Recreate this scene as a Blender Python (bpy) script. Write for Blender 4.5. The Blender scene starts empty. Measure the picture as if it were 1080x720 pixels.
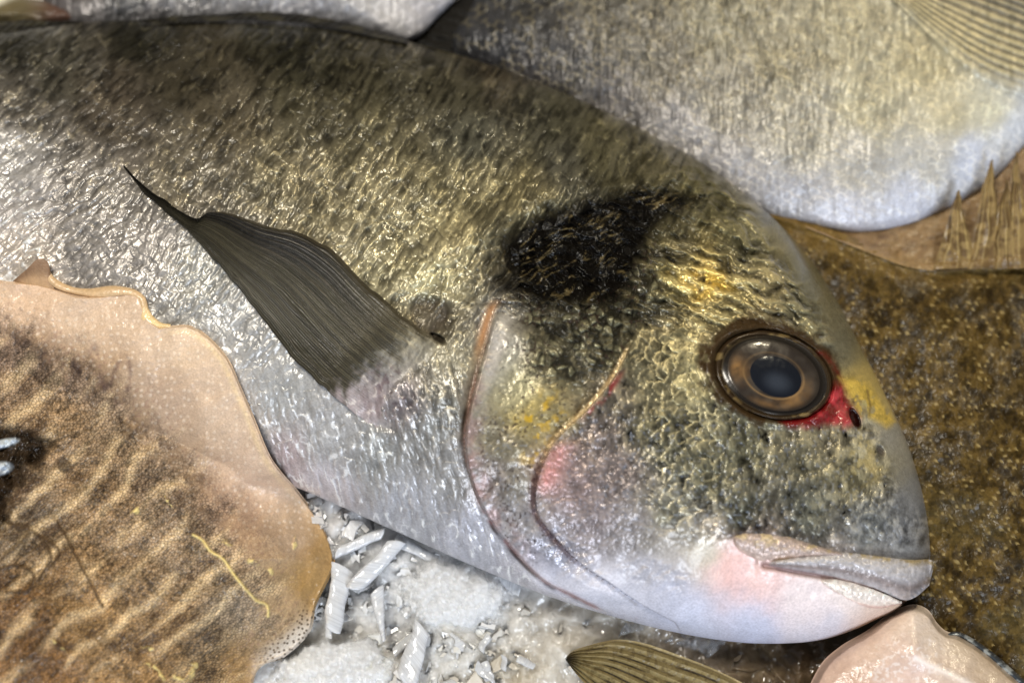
import bpy, math
import numpy as np

# ------------------------------------------------------------------ scale, camera
S = 0.0002                      # one unit of the working space in metres (the frame is about 21 cm wide)
F = 1600.0
TILT = math.radians(18)
ZT = 80.0
fwd = np.array([0, math.sin(TILT), -math.cos(TILT)])
upv = np.array([0, math.cos(TILT), math.sin(TILT)])
CAM = np.array([0, 0, ZT]) - fwd * F

def at(px, py, z):
    """the point at height z of the table on the sight line through (px, py)"""
    px, py, z = np.broadcast_arrays(np.asarray(px, float), np.asarray(py, float), np.asarray(z, float))
    a = px - 540.0; b = 360.0 - py
    dx = a
    dy = upv[1] * b + fwd[1] * F
    dz = upv[2] * b + fwd[2] * F
    t = (z - CAM[2]) / dz
    return np.stack([(CAM[0] + t * dx) * S, (CAM[1] + t * dy) * S, z * S], -1)

sc = bpy.context.scene
col = sc.collection
cd = bpy.data.cameras.new('camera'); cam = bpy.data.objects.new('camera', cd); col.objects.link(cam)
cam.location = tuple(CAM * S); cam.rotation_euler = (TILT, 0, 0)
cd.sensor_width = 36; cd.lens = 36 * F / 1080; cd.clip_start = 0.01; cd.clip_end = 50
cd.dof.use_dof = True; cd.dof.focus_distance = (F - 62) * S; cd.dof.aperture_fstop = 7.5
sc.camera = cam

# ------------------------------------------------------------------ noise toolbox
def h2(i, j, seed):
    i = i.astype(np.int64); j = j.astype(np.int64)
    n = (i * 374761393 + j * 668265263 + seed * 974711 + 1013904223) & 0xFFFFFFFF
    n = ((n ^ (n >> 13)) * 1274126177) & 0xFFFFFFFF
    n = ((n ^ (n >> 16)) * 2246822519) & 0xFFFFFFFF
    n = n ^ (n >> 15)
    return (n & 0xFFFFFF).astype(np.float32) / np.float32(0xFFFFFF)

def vn(x, y, seed=0):
    x = np.asarray(x, np.float32); y = np.asarray(y, np.float32)
    xi = np.floor(x); yi = np.floor(y); fx = x - xi; fy = y - yi
    fx = fx * fx * (3 - 2 * fx); fy = fy * fy * (3 - 2 * fy)
    a = h2(xi, yi, seed); b = h2(xi + 1, yi, seed); c = h2(xi, yi + 1, seed); d = h2(xi + 1, yi + 1, seed)
    return (a + (b - a) * fx) * (1 - fy) + (c + (d - c) * fx) * fy

def fbm(x, y, seed=0, o=4):
    s = 0; a = 0.5; t = 0
    for k in range(o):
        s = s + a * vn(x * 1.0 + 17.3 * k, y * 1.0 - 9.1 * k, seed + k); t += a
        x = x * 2.03 * 0.94 + y * 0.69; y = y * 2.03 * 0.94 - x * 0.34; a *= 0.5
    return s / t

def rid(x, y, seed=0, o=3):
    s = 0; a = 0.5; t = 0
    for k in range(o):
        s = s + a * (1 - np.abs(2 * vn(x, y, seed + k) - 1)); t += a
        x = x * 2.1; y = y * 2.1; a *= 0.5
    return s / t

def worley(x, y, seed=0, jit=0.9):
    x = np.asarray(x, np.float32); y = np.asarray(y, np.float32)
    xi = np.floor(x); yi = np.floor(y)
    f1 = np.full(x.shape, 9, np.float32); f2 = f1.copy(); idn = np.zeros_like(f1); vx = np.zeros_like(f1); vy = np.zeros_like(f1)
    for dx in (-1, 0, 1):
        for dy in (-1, 0, 1):
            ci = xi + dx; cj = yi + dy
            ox = ci + 0.5 + (h2(ci, cj, seed) - 0.5) * jit - x
            oy = cj + 0.5 + (h2(ci, cj, seed + 7) - 0.5) * jit - y
            d = np.sqrt(ox * ox + oy * oy)
            m = d < f1
            f2 = np.where(m, f1, np.minimum(f2, d))
            idn = np.where(m, h2(ci, cj, seed + 13), idn); vx = np.where(m, -ox, vx); vy = np.where(m, -oy, vy)
            f1 = np.where(m, d, f1)
    return f1, f2, idn, vx, vy

def scales(s, t, seed=0, jit=0.25):
    """overlapping fish scales in a staggered lattice; s grows towards the head, free edges face the tail.
    returns tilt ramp (0 hidden end .. 1 free edge), rim (1 at the free edge), random id, local t"""
    s = np.asarray(s, np.float32); t = np.asarray(t, np.float32)
    si = np.floor(s); best = np.full(s.shape, -1e9, np.float32)
    ramp = np.zeros_like(best); rim = np.zeros_like(best); idn = np.zeros_like(best); lt = np.zeros_like(best)
    for dk in (-1, 0, 1, 2):
        ci = si + dk
        off = 0.5 * np.mod(ci, 2)
        tj = np.floor(t - off)
        for dj in (-1, 0, 1):
            cj = tj + dj
            cs = ci + (h2(ci, cj, seed) - 0.5) * jit
            ct = cj + 0.5 + off + (h2(ci, cj, seed + 3) - 0.5) * jit
            ds = (cs - s); dt = (t - ct)
            d = np.sqrt((ds / 1.25) ** 2 + (dt / 0.68) ** 2)
            m = (d < 1) & (cs > best)
            best = np.where(m, cs, best)
            ramp = np.where(m, ds / 1.25, ramp); rim = np.where(m, d, rim); lt = np.where(m, dt, lt)
            idn = np.where(m, h2(ci, cj, seed + 5), idn)
    return np.clip(ramp, -1, 1), rim, idn, lt

def sstep(a, b, x):
    t = np.clip((x - a) / (b - a), 0, 1); return t * t * (3 - 2 * t)

def lerp(a, b, m):
    m = np.asarray(m)
    for q in (a, b):
        if np.ndim(q) > 0 and np.shape(q)[-1] == 3 and (np.ndim(q) == 1 or np.ndim(q) == m.ndim + 1): m = m[..., None]; break
    return a + (b - a) * m

def lin(c):
    c = np.asarray(c, float) / 255.0
    return np.where(c < 0.04045, c / 12.92, ((c + 0.055) / 1.055) ** 2.4)

def catmull(P, n=None, step=1.0):
    P = np.asarray(P, float)
    Q = np.vstack([2 * P[0] - P[1], P, 2 * P[-1] - P[-2]])
    k = len(P) - 1
    tt = np.linspace(0, k, 4001); i = np.minimum(tt.astype(int), k - 1); f = (tt - i)[:, None]
    p0, p1, p2, p3 = Q[i], Q[i + 1], Q[i + 2], Q[i + 3]
    C = 0.5 * (2 * p1 + (p2 - p0) * f + (2 * p0 - 5 * p1 + 4 * p2 - p3) * f ** 2 + (3 * p1 - p0 - 3 * p2 + p3) * f ** 3)
    return tt, C

def curve(P, n, u=None):
    """n points along a smooth curve, even in arc length"""
    tt, C = catmull(P)
    L = np.concatenate([[0], np.cumsum(np.linalg.norm(np.diff(C[:, :2], axis=0), axis=1))])
    q = np.linspace(0, L[-1], n) if u is None else u * L[-1]
    return np.stack([np.interp(q, L, C[:, k]) for k in range(C.shape[1])], -1)

def pdist(x, y, P, signed=True):
    """distance to a polyline; positive on the right-hand side when walking along it (image axes, y down)"""
    P = np.asarray(P, float); best = np.full(x.shape, 1e9); sg = np.ones(x.shape); par = np.zeros(x.shape)
    n = len(P) - 1
    for k in range(n):
        ax, ay = P[k]; bx, by = P[k + 1]; ex, ey = bx - ax, by - ay
        t = np.clip(((x - ax) * ex + (y - ay) * ey) / (ex * ex + ey * ey), 0, 1)
        dx = x - ax - t * ex; dy = y - ay - t * ey; d = np.hypot(dx, dy); m = d < best
        best = np.where(m, d, best); par = np.where(m, (k + t) / n, par)
        sg = np.where(m, np.sign(ex * dy - ey * dx + 1e-9), sg)
    return (best * sg if signed else best), par

def inside(x, y, P):
    P = np.asarray(P, float); r = np.zeros(x.shape, bool); n = len(P)
    for k in range(n):
        ax, ay = P[k]; bx, by = P[(k + 1) % n]
        if ay == by: continue
        r ^= ((ay > y) != (by > y)) & (x < (bx - ax) * (y - ay) / (by - ay) + ax)
    return r

def pmask(x, y, P, soft):
    d, _ = pdist(x, y, list(P) + [P[0]], False)
    d = np.where(inside(x, y, P), d, -d)
    return sstep(-soft, soft, d)

def smoothpoly(P, n=120):
    P = list(P); return curve(P[-2:] + P + P[:3], n * 2)[:, :2]

def ell(x, y, cx, cy, a, b, rot=0):
    c, s = math.cos(math.radians(rot)), math.sin(math.radians(rot))
    u = (x - cx) * c + (y - cy) * s; v = -(x - cx) * s + (y - cy) * c
    return np.sqrt((u / a) ** 2 + (v / b) ** 2)

RX0, RX1, RY0, RY1, RS = -320, 1300, -160, 860, 4
def idw(x, y, pts, eps=16, power=2.0):
    """smooth pigment map through a list of (x, y, (r, g, b)) skin tones"""
    gx, gy = np.meshgrid(np.arange(RX0, RX1 + 1, RS, dtype=float), np.arange(RY0, RY1 + 1, RS, dtype=float))
    acc = np.zeros(gx.shape + (3,)); tot = np.zeros(gx.shape)
    for (a, b, c) in pts:
        w = 1.0 / ((gx - a) ** 2 + (gy - b) ** 2 + eps * eps) ** power
        acc += w[..., None] * lin(c); tot += w
    return bil(acc / tot[..., None], x, y)

def bil(R, x, y):
    fx = np.clip((x - RX0) / RS, 0, R.shape[1] - 1.001); fy = np.clip((y - RY0) / RS, 0, R.shape[0] - 1.001)
    i = fx.astype(int); j = fy.astype(int); fx = fx - i; fy = fy - j
    if R.ndim == 3: fx = fx[..., None]; fy = fy[..., None]
    return (R[j, i] * (1 - fx) + R[j, i + 1] * fx) * (1 - fy) + (R[j + 1, i] * (1 - fx) + R[j + 1, i + 1] * fx) * fy

def raster(X, Y, Z):
    """height map of a finished surface, so that other things can be laid on it"""
    R = np.full(((RY1 - RY0) // RS + 1, (RX1 - RX0) // RS + 1), -999.0)
    i = np.clip(np.round((X - RX0) / RS).astype(int), 0, R.shape[1] - 1); j = np.clip(np.round((Y - RY0) / RS).astype(int), 0, R.shape[0] - 1)
    np.maximum.at(R, (j.ravel(), i.ravel()), Z.ravel())
    ok = R > -900
    for _ in range(6):                                  # close pin holes, then smooth the rim
        P = np.pad(R, 1, constant_values=-999.0); n = np.zeros_like(R); a = np.zeros_like(R)
        for dj in (0, 1, 2):
            for di in (0, 1, 2):
                q = P[dj:dj + R.shape[0], di:di + R.shape[1]]; m = q > -900; n += m; a += np.where(m, q, 0)
        R = np.where((R < -900) & (n > 0), a / np.maximum(n, 1), R)
    return R

# ------------------------------------------------------------------ mesh toolbox
def link(o, parent=None):
    col.objects.link(o)
    if parent is not None: o.parent = parent
    return o

def thing(name, label, cat, base, group=None):
    o = bpy.data.objects.new(name, None); link(o)
    o.location = tuple(base); o.empty_display_size = 0.01
    o['label'] = label; o['category'] = cat
    if group: o['group'] = group
    return o

def tag(o, label, cat, group=None, kind=None):
    o['label'] = label; o['category'] = cat
    if group: o['group'] = group
    if kind: o['kind'] = kind
    return o

def mesh_from(name, V, Fq, mat, parent=None, C=None, A=None, smooth=True, tris=None):
    base = np.array(parent.location) if parent is not None and parent.type == 'EMPTY' else np.zeros(3)
    if parent is not None and parent.parent is not None:
        base = np.array(parent.parent.location)
    me = bpy.data.meshes.new(name)
    V = (V.reshape(-1, 3) - base).astype(np.float32)
    Fq = np.asarray(Fq, np.int32)
    nf, k = Fq.shape
    me.vertices.add(len(V)); me.vertices.foreach_set('co', V.ravel())
    me.loops.add(nf * k); me.loops.foreach_set('vertex_index', Fq.ravel())
    me.polygons.add(nf); me.polygons.foreach_set('loop_start', np.arange(0, nf * k, k, dtype=np.int32))
    try: me.polygons.foreach_set('loop_total', np.full(nf, k, np.int32))
    except Exception: pass
    me.polygons.foreach_set('use_smooth', np.full(nf, smooth))
    if C is not None:
        ca = me.color_attributes.new('pigment', 'FLOAT_COLOR', 'POINT')
        c4 = np.ones((len(V), 4), np.float32); c4[:, :3] = np.clip(C.reshape(-1, 3), 0.001, 0.95); ca.data.foreach_set('color', c4.ravel())
    if A is not None:
        ca = me.color_attributes.new('finish', 'FLOAT_COLOR', 'POINT')
        c4 = np.ones((len(V), 4), np.float32); c4[:, :3] = np.clip(A.reshape(-1, 3), 0, 1); ca.data.foreach_set('color', c4.ravel())
    me.materials.append(mat)
    me.update(calc_edges=True); me.validate()
    o = bpy.data.objects.new(name, me)
    return link(o, parent)

def gfaces(nu, nv, wrap=False, start=0):
    i = np.arange(nu if wrap else nu - 1); j = np.arange(nv - 1)
    I, J = np.meshgrid(i, j, indexing='ij'); I2 = (I + 1) % nu
    return np.stack([I * nv + J, I * nv + J + 1, I2 * nv + J + 1, I2 * nv + J], -1).reshape(-1, 4) + start

def grid(name, X, Y, Z, mat, parent=None, C=None, A=None, wrap=False):
    """a sheet given by sight-line coordinates and heights; faces turned so that its upper side is outside"""
    V = at(X, Y, Z); nu, nv = X.shape; Fq = gfaces(nu, nv, wrap)
    a, b, c, d = (V.reshape(-1, 3)[Fq[:, k]] for k in range(4))
    n = np.cross(c - a, d - b)
    top = Z.reshape(-1)[Fq[:, 0]] > np.median(Z)
    if n[top, 2].sum() < 0: Fq = Fq[:, ::-1]
    return mesh_from(name, V, Fq, mat, parent, C, A)

# ------------------------------------------------------------------ materials
def nt(name):
    m = bpy.data.materials.new(name); m.use_nodes = True
    n = m.node_tree.nodes; l = m.node_tree.links; b = n['Principled BSDF']
    return m, n, l, b

def skin(name, bump=0.3, px=2.2, coat=0.6, coat_rough=0.1, sss=0.0, spec=0.5, bump2=0.15, px2=7.0, aniso=None, speck=0.12):
    """wet skin: pigment, roughness and silveriness come from the mesh, fine grain and film of water from noise"""
    m, n, l, b = nt(name)
    a = n.new('ShaderNodeAttribute'); a.attribute_name = 'pigment'
    f = n.new('ShaderNodeAttribute'); f.attribute_name = 'finish'
    sp = n.new('ShaderNodeSeparateColor'); l.new(f.outputs['Color'], sp.inputs[0])
    tc = n.new('ShaderNodeTexCoord')
    n1 = n.new('ShaderNodeTexNoise'); n1.inputs['Scale'].default_value = 1 / (px * S); n1.inputs['Detail'].default_value = 3
    n2 = n.new('ShaderNodeTexNoise'); n2.inputs['Scale'].default_value = 1 / (px2 * S); n2.inputs['Detail'].default_value = 2
    for q in (n1, n2): l.new(tc.outputs['Object'], q.inputs['Vector'])
    mx = n.new('ShaderNodeMix'); mx.data_type = 'RGBA'; mx.blend_type = 'MULTIPLY'; mx.inputs[0].default_value = 1
    mr = n.new('ShaderNodeMapRange'); mr.inputs[1].default_value = 0.3; mr.inputs[2].default_value = 0.7
    mr.inputs[3].default_value = 1 - speck * 1.6; mr.inputs[4].default_value = 1 + speck
    l.new(n1.outputs['Fac'], mr.inputs[0]); l.new(a.outputs['Color'], mx.inputs[6]); l.new(mr.outputs[0], mx.inputs[7])
    l.new(mx.outputs[2], b.inputs['Base Color'])
    l.new(sp.outputs[0], b.inputs['Roughness']); l.new(sp.outputs[1], b.inputs['Metallic']); 
    b1 = n.new('ShaderNodeBump'); b1.inputs['Strength'].default_value = bump; b1.inputs['Distance'].default_value = px * S * 0.5
    b2 = n.new('ShaderNodeBump'); b2.inputs['Strength'].default_value = bump2; b2.inputs['Distance'].default_value = px2 * S * 0.5
    l.new(n1.outputs['Fac'], b1.inputs['Height']); l.new(n2.outputs['Fac'], b2.inputs['Height']); l.new(b2.outputs[0], b1.inputs['Normal'])
    l.new(b1.outputs[0], b.inputs['Normal']); l.new(b1.outputs[0], b.inputs['Coat Normal'])
    cm = n.new('ShaderNodeMath'); cm.operation = 'MULTIPLY'; cm.inputs[1].default_value = coat
    l.new(sp.outputs[2], cm.inputs[0]); l.new(cm.outputs[0], b.inputs['Coat Weight'])
    b.inputs['Coat Roughness'].default_value = coat_rough; b.inputs['Coat IOR'].default_value = 1.4
    sm = n.new('ShaderNodeMath'); sm.operation = 'MULTIPLY'; sm.inputs[1].default_value = spec
    l.new(sp.outputs[2], sm.inputs[0]); l.new(sm.outputs[0], b.inputs['Specular IOR Level'])
    if sss:
        b.inputs['Subsurface Weight'].default_value = sss; b.inputs['Subsurface Radius'].default_value = (0.004, 0.002, 0.0012)
        b.inputs['Subsurface Scale'].default_value = 0.6
    return m

M_body = skin('wet_scaly_skin', bump=0.2, bump2=0.1, coat=0.55, coat_rough=0.1, spec=0.5)
M_lip = skin('wet_lip_skin', bump=0.3, px=2.0, bump2=0.1, coat=0.35, coat_rough=0.15, speck=0.08, spec=0.35)
M_fin = skin('fin_membrane', bump=0.25, px=2.0, coat=0.2, coat_rough=0.2, speck=0.1, spec=0.3)
M_back = skin('silver_scaly_skin', bump=0.3, coat=0.25, coat_rough=0.2, spec=0.3)
M_flat = skin('rough_brown_skin', bump=0.35, px=2.5, coat=0.5, coat_rough=0.16, speck=0.15, spec=0.35)
M_cut = skin('soft_mottled_skin', bump=0.15, px=2.0, bump2=0.2, px2=5, coat=0.5, coat_rough=0.13, sss=0.0, speck=0.1, spec=0.35)
M_flesh = skin('pale_wet_flesh', bump=0.4, px=3, bump2=0.25, px2=9, coat=0.5, coat_rough=0.12, sss=0.0, speck=0.05)
M_eye = skin('glossy_eye', bump=0.0, bump2=0.06, px2=14, coat=0.6, coat_rough=0.07, speck=0.03)

def ice_mat(name='frosty_ice', sss=1.0):
    m, n, l, b = nt(name)
    a = n.new('ShaderNodeAttribute'); a.attribute_name = 'pigment'
    tc = n.new('ShaderNodeTexCoord')
    n1 = n.new('ShaderNodeTexNoise'); n1.inputs['Scale'].default_value = 1 / (3.0 * S); n1.inputs['Detail'].default_value = 3
    v1 = n.new('ShaderNodeTexVoronoi'); v1.inputs['Scale'].default_value = 1 / (5.0 * S)
    for q in (n1, v1): l.new(tc.outputs['Object'], q.inputs['Vector'])
    l.new(a.outputs['Color'], b.inputs['Base Color'])
    b1 = n.new('ShaderNodeBump'); b1.inputs['Strength'].default_value = 0.5; b1.inputs['Distance'].default_value = 2.0 * S
    b2 = n.new('ShaderNodeBump'); b2.inputs['Strength'].default_value = 0.35; b2.inputs['Distance'].default_value = 2.5 * S
    fa = n.new('ShaderNodeAttribute'); fa.attribute_name = 'finish'
    sp = n.new('ShaderNodeSeparateColor'); l.new(fa.outputs['Color'], sp.inputs[0])
    for bb, k in ((b1, .5), (b2, .35)):
        mm_ = n.new('ShaderNodeMath'); mm_.operation = 'MULTIPLY_ADD'; mm_.inputs[1].default_value = k; mm_.inputs[2].default_value = .1
        l.new(sp.outputs[0], mm_.inputs[0]); l.new(mm_.outputs[0], bb.inputs['Strength'])
    l.new(n1.outputs['Fac'], b1.inputs['Height']); l.new(v1.outputs['Distance'], b2.inputs['Height']); l.new(b2.outputs[0], b1.inputs['Normal'])
    l.new(b1.outputs[0], b.inputs['Normal'])
    b.inputs['Roughness'].default_value = 0.16; b.inputs['IOR'].default_value = 1.31; b.inputs['Transmission Weight'].default_value = 0.08; b.inputs['Coat Weight'].default_value = .6; b.inputs['Coat Roughness'].default_value = .08
    b.inputs['Subsurface Weight'].default_value = sss; b.inputs['Subsurface Radius'].default_value = (0.009, 0.009, 0.009)
    b.inputs['Subsurface Scale'].default_value = 1.0
    return m
M_ice = ice_mat()
M_chip = ice_mat('ice_splinter', 0.0)

def clear_ice_mat():
    m, n, l, b = nt('clear_ice')
    tc = n.new('ShaderNodeTexCoord')
    n1 = n.new('ShaderNodeTexNoise'); n1.inputs['Scale'].default_value = 1 / (6.0 * S); n1.inputs['Detail'].default_value = 4
    l.new(tc.outputs['Object'], n1.inputs['Vector'])
    b1 = n.new('ShaderNodeBump'); b1.inputs['Strength'].default_value = 0.5; b1.inputs['Distance'].default_value = 2.0 * S
    l.new(n1.outputs['Fac'], b1.inputs['Height']); l.new(b1.outputs[0], b.inputs['Normal'])
    cr = n.new('ShaderNodeMapRange'); cr.inputs[1].default_value = 0.35; cr.inputs[2].default_value = 0.7; cr.inputs[3].default_value = 0.75; cr.inputs[4].default_value = 1.0
    l.new(n1.outputs['Fac'], cr.inputs[0])
    b.inputs['Base Color'].default_value = (0.78, 0.79, 0.8, 1); b.inputs['Roughness'].default_value = 0.12; b.inputs['IOR'].default_value = 1.31
    l.new(cr.outputs[0], b.inputs['Transmission Weight'])
    return m
M_clear = clear_ice_mat()

def fin3(shape, rough=0.35, metal=0.2, coat=1.0):
    A = np.empty(shape + (3,)); A[..., 0] = rough; A[..., 1] = metal; A[..., 2] = coat; return A

# ================================================================== FRONT BREAM
pairs = [((-190, 48), (-290, 268)), ((-150, 42), (-225, 300)), ((20, 27), (-60, 370)), ((170, 21), (110, 438)), ((300, 23), (240, 486)), ((400, 37), (325, 519)),
         ((500, 63), (415, 559)), ((600, 100), (500, 597)), ((690, 143), (580, 629)), ((770, 192), (650, 651)), ((830, 244), (720, 668)),
         ((873, 300), (780, 677)), ((905, 360), (830, 678)), ((933, 415), (868, 674)), ((956, 465), (900, 664)), ((971, 512), (922, 654)),
         ((979, 555), (938, 647)), ((981, 583), (949, 640)), ((980, 600), (957, 633)), ((977, 610), (964, 627))]
HT = [60, 70, 92, 112, 122, 128, 134, 138, 140, 138, 132, 122, 110, 96, 84, 73, 62, 50, 36, 22]
pr = np.array([(a[0], a[1], b[0], b[1], t) for (a, b), t in zip(pairs, HT)], float)
tt, C5 = catmull(pr)
st = np.maximum(np.hypot(*np.diff(C5[:, :2], axis=0).T), np.hypot(*np.diff(C5[:, 2:4], axis=0).T))
Lq = np.concatenate([[0], np.cumsum(st)])
NU, NV = int(Lq[-1] / 1.05), 640
q = np.linspace(0, Lq[-1], NU)
G5 = np.stack([np.interp(q, Lq, C5[:, k]) for k in range(5)], -1)
cen = (G5[:, :2] + G5[:, 2:4]) / 2
sarc = np.concatenate([[0], np.cumsum(np.hypot(*np.diff(cen, axis=0).T))])
ZEQ = 48.0
vv = np.linspace(0, 1, NV); vv = 0.72 * vv + 0.28 * (0.5 - 0.5 * np.cos(np.pi * vv))

GILL = curve([(548, 300), (524, 322), (510, 366), (496, 418), (489, 462), (494, 498), (511, 540), (541, 580), (572, 611), (596, 624), (634, 642), (670, 652)], 60)
PREO = curve([(690, 325), (672, 352), (648, 398), (616, 436), (588, 462), (573, 490), (565, 517), (568, 543), (587, 568), (613, 594), (643, 614), (677, 637), (712, 656)], 60)
EYE = (815, 396, 59, 42, 19)

TONES1 = [
 (-200, 60, (60, 58, 46)), (-200, 160, (120, 112, 100)), (-200, 260, (180, 172, 165)),
 (10, 45, (44, 42, 33)), (150, 38, (36, 34, 25)), (300, 42, (42, 40, 29)), (60, 78, (74, 70, 58)), (200, 78, (62, 56, 42)), (330, 68, (52, 49, 36)),
 (420, 80, (66, 62, 46)), (500, 100, (72, 68, 52)), (580, 125, (76, 73, 56)), (650, 150, (98, 92, 64)), (740, 205, (96, 90, 58)), (420, 50, (60, 55, 40)), (520, 80, (75, 66, 50)),
 (30, 118, (112, 104, 92)), (110, 110, (84, 74, 60)), (120, 140, (92, 82, 68)), (230, 130, (98, 88, 68)), (330, 115, (82, 76, 56)), (400, 140, (105, 98, 72)), (500, 150, (88, 86, 72)), (590, 175, (90, 87, 72)), (690, 185, (92, 85, 56)),
 (20, 165, (176, 170, 164)), (100, 180, (150, 142, 132)), (190, 190, (126, 116, 96)), (300, 190, (132, 122, 94)), (400, 190, (138, 128, 96)), (500, 200, (140, 130, 94)), (560, 205, (125, 115, 80)),
 (10, 215, (186, 178, 172)), (20, 270, (196, 182, 168)), (100, 250, (160, 152, 144)), (170, 260, (168, 160, 152)), (220, 285, (168, 164, 154)), (350, 230, (138, 128, 98)), (420, 260, (150, 140, 105)), (480, 245, (168, 155, 112)), (455, 290, (178, 168, 124)), (405, 300, (158, 150, 118)),
 (430, 320, (150, 140, 110)), (240, 340, (182, 178, 172)), (300, 420, (190, 188, 184)), (340, 470, (192, 190, 188)), (400, 480, (172, 170, 165)), (430, 530, (192, 192, 198)), (340, 512, (222, 216, 222)), (300, 488, (205, 186, 186)),
 (500, 570, (202, 202, 212)), (560, 612, (220, 216, 224)), (470, 410, (150, 145, 132)), (455, 450, (158, 156, 150)), (430, 425, (150, 140, 140)), (470, 340, (120, 110, 86)), (485, 370, (165, 158, 135)), (480, 500, (176, 174, 172)), (250, 440, (196, 190, 182)),
 (522, 350, (176, 170, 160)), (530, 385, (176, 170, 150)), (545, 410, (172, 164, 124)), (580, 385, (136, 126, 92)), (600, 355, (92, 88, 68)), (640, 370, (120, 112, 82)), (560, 440, (188, 165, 90)), (530, 470, (144, 134, 108)), (585, 440, (165, 148, 96)), (515, 500, (140, 128, 122)), (545, 510, (146, 138, 122)),
 (545, 545, (160, 154, 154)), (580, 590, (176, 176, 190)), (640, 632, (206, 204, 214)),
 (585, 500, (190, 150, 144)), (610, 510, (150, 130, 126)), (620, 460, (130, 114, 106)), (650, 420, (118, 108, 92)), (640, 500, (140, 126, 122)), (620, 550, (170, 156, 156)), (660, 560, (158, 150, 148)), (680, 600, (180, 177, 184)),
 (690, 450, (92, 88, 68)), (690, 390, (108, 102, 78)), (720, 370, (140, 130, 92)), (720, 480, (94, 92, 74)), (710, 540, (130, 126, 106)), (750, 500, (92, 90, 72)), (780, 470, (124, 120, 94)), (780, 540, (104, 102, 84)), (850, 480, (122, 116, 92)), (850, 540, (116, 116, 102)), (900, 500, (160, 150, 112)), (915, 480, (176, 166, 130)),
 (920, 550, (140, 142, 140)), (962, 540, (152, 154, 158)), (940, 460, (176, 172, 160)), (960, 580, (156, 156, 156)), (740, 582, (190, 180, 160)), (700, 570, (168, 160, 150)),
 (700, 630, (188, 188, 202)), (770, 600, (232, 186, 178)), (800, 610, (234, 192, 182)), (850, 640, (234, 216, 212)), (790, 662, (200, 202, 222)), (730, 655, (202, 204, 222)), (860, 668, (212, 206, 214)), (900, 630, (238, 220, 212)), (925, 648, (226, 196, 174)), (945, 638, (214, 184, 158)),
 (740, 298, (204, 172, 88)), (715, 292, (192, 174, 104)), (780, 305, (160, 144, 88)), (810, 300, (166, 150, 100)), (700, 245, (80, 74, 48)), (780, 250, (112, 106, 72)), (840, 290, (118, 112, 82)), (850, 330, (128, 122, 92)), (885, 370, (132, 127, 102)), (800, 335, (122, 110, 80)), (760, 340, (150, 138, 94)), (740, 400, (160, 150, 104)), (745, 440, (138, 132, 102)), (690, 300, (112, 104, 74)), (690, 340, (128, 118, 86)),
 (905, 410, (226, 196, 98)), (925, 425, (226, 198, 106)), (915, 445, (186, 180, 160)), (880, 460, (150, 140, 112)),
 (560, 262, (24, 21, 16)), (610, 240, (14, 12, 10)), (640, 270, (15, 13, 11)), (600, 290, (14, 12, 10)), (680, 216, (32, 29, 20)), (660, 305, (40, 38, 30)), (545, 300, (40, 34, 24)), (690, 265, (60, 55, 40)),
]
BLACK = smoothpoly([(484, 312), (498, 292), (528, 262), (560, 232), (600, 214), (645, 205), (700, 197), (742, 203), (728, 215), (700, 226), (688, 246), (676, 276), (662, 300), (640, 314), (602, 320), (560, 324), (520, 322)])
RED = smoothpoly([(864, 372), (880, 384), (888, 400), (893, 418), (905, 438), (898, 450), (868, 449), (842, 450), (824, 442), (852, 430), (866, 412)])

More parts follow.
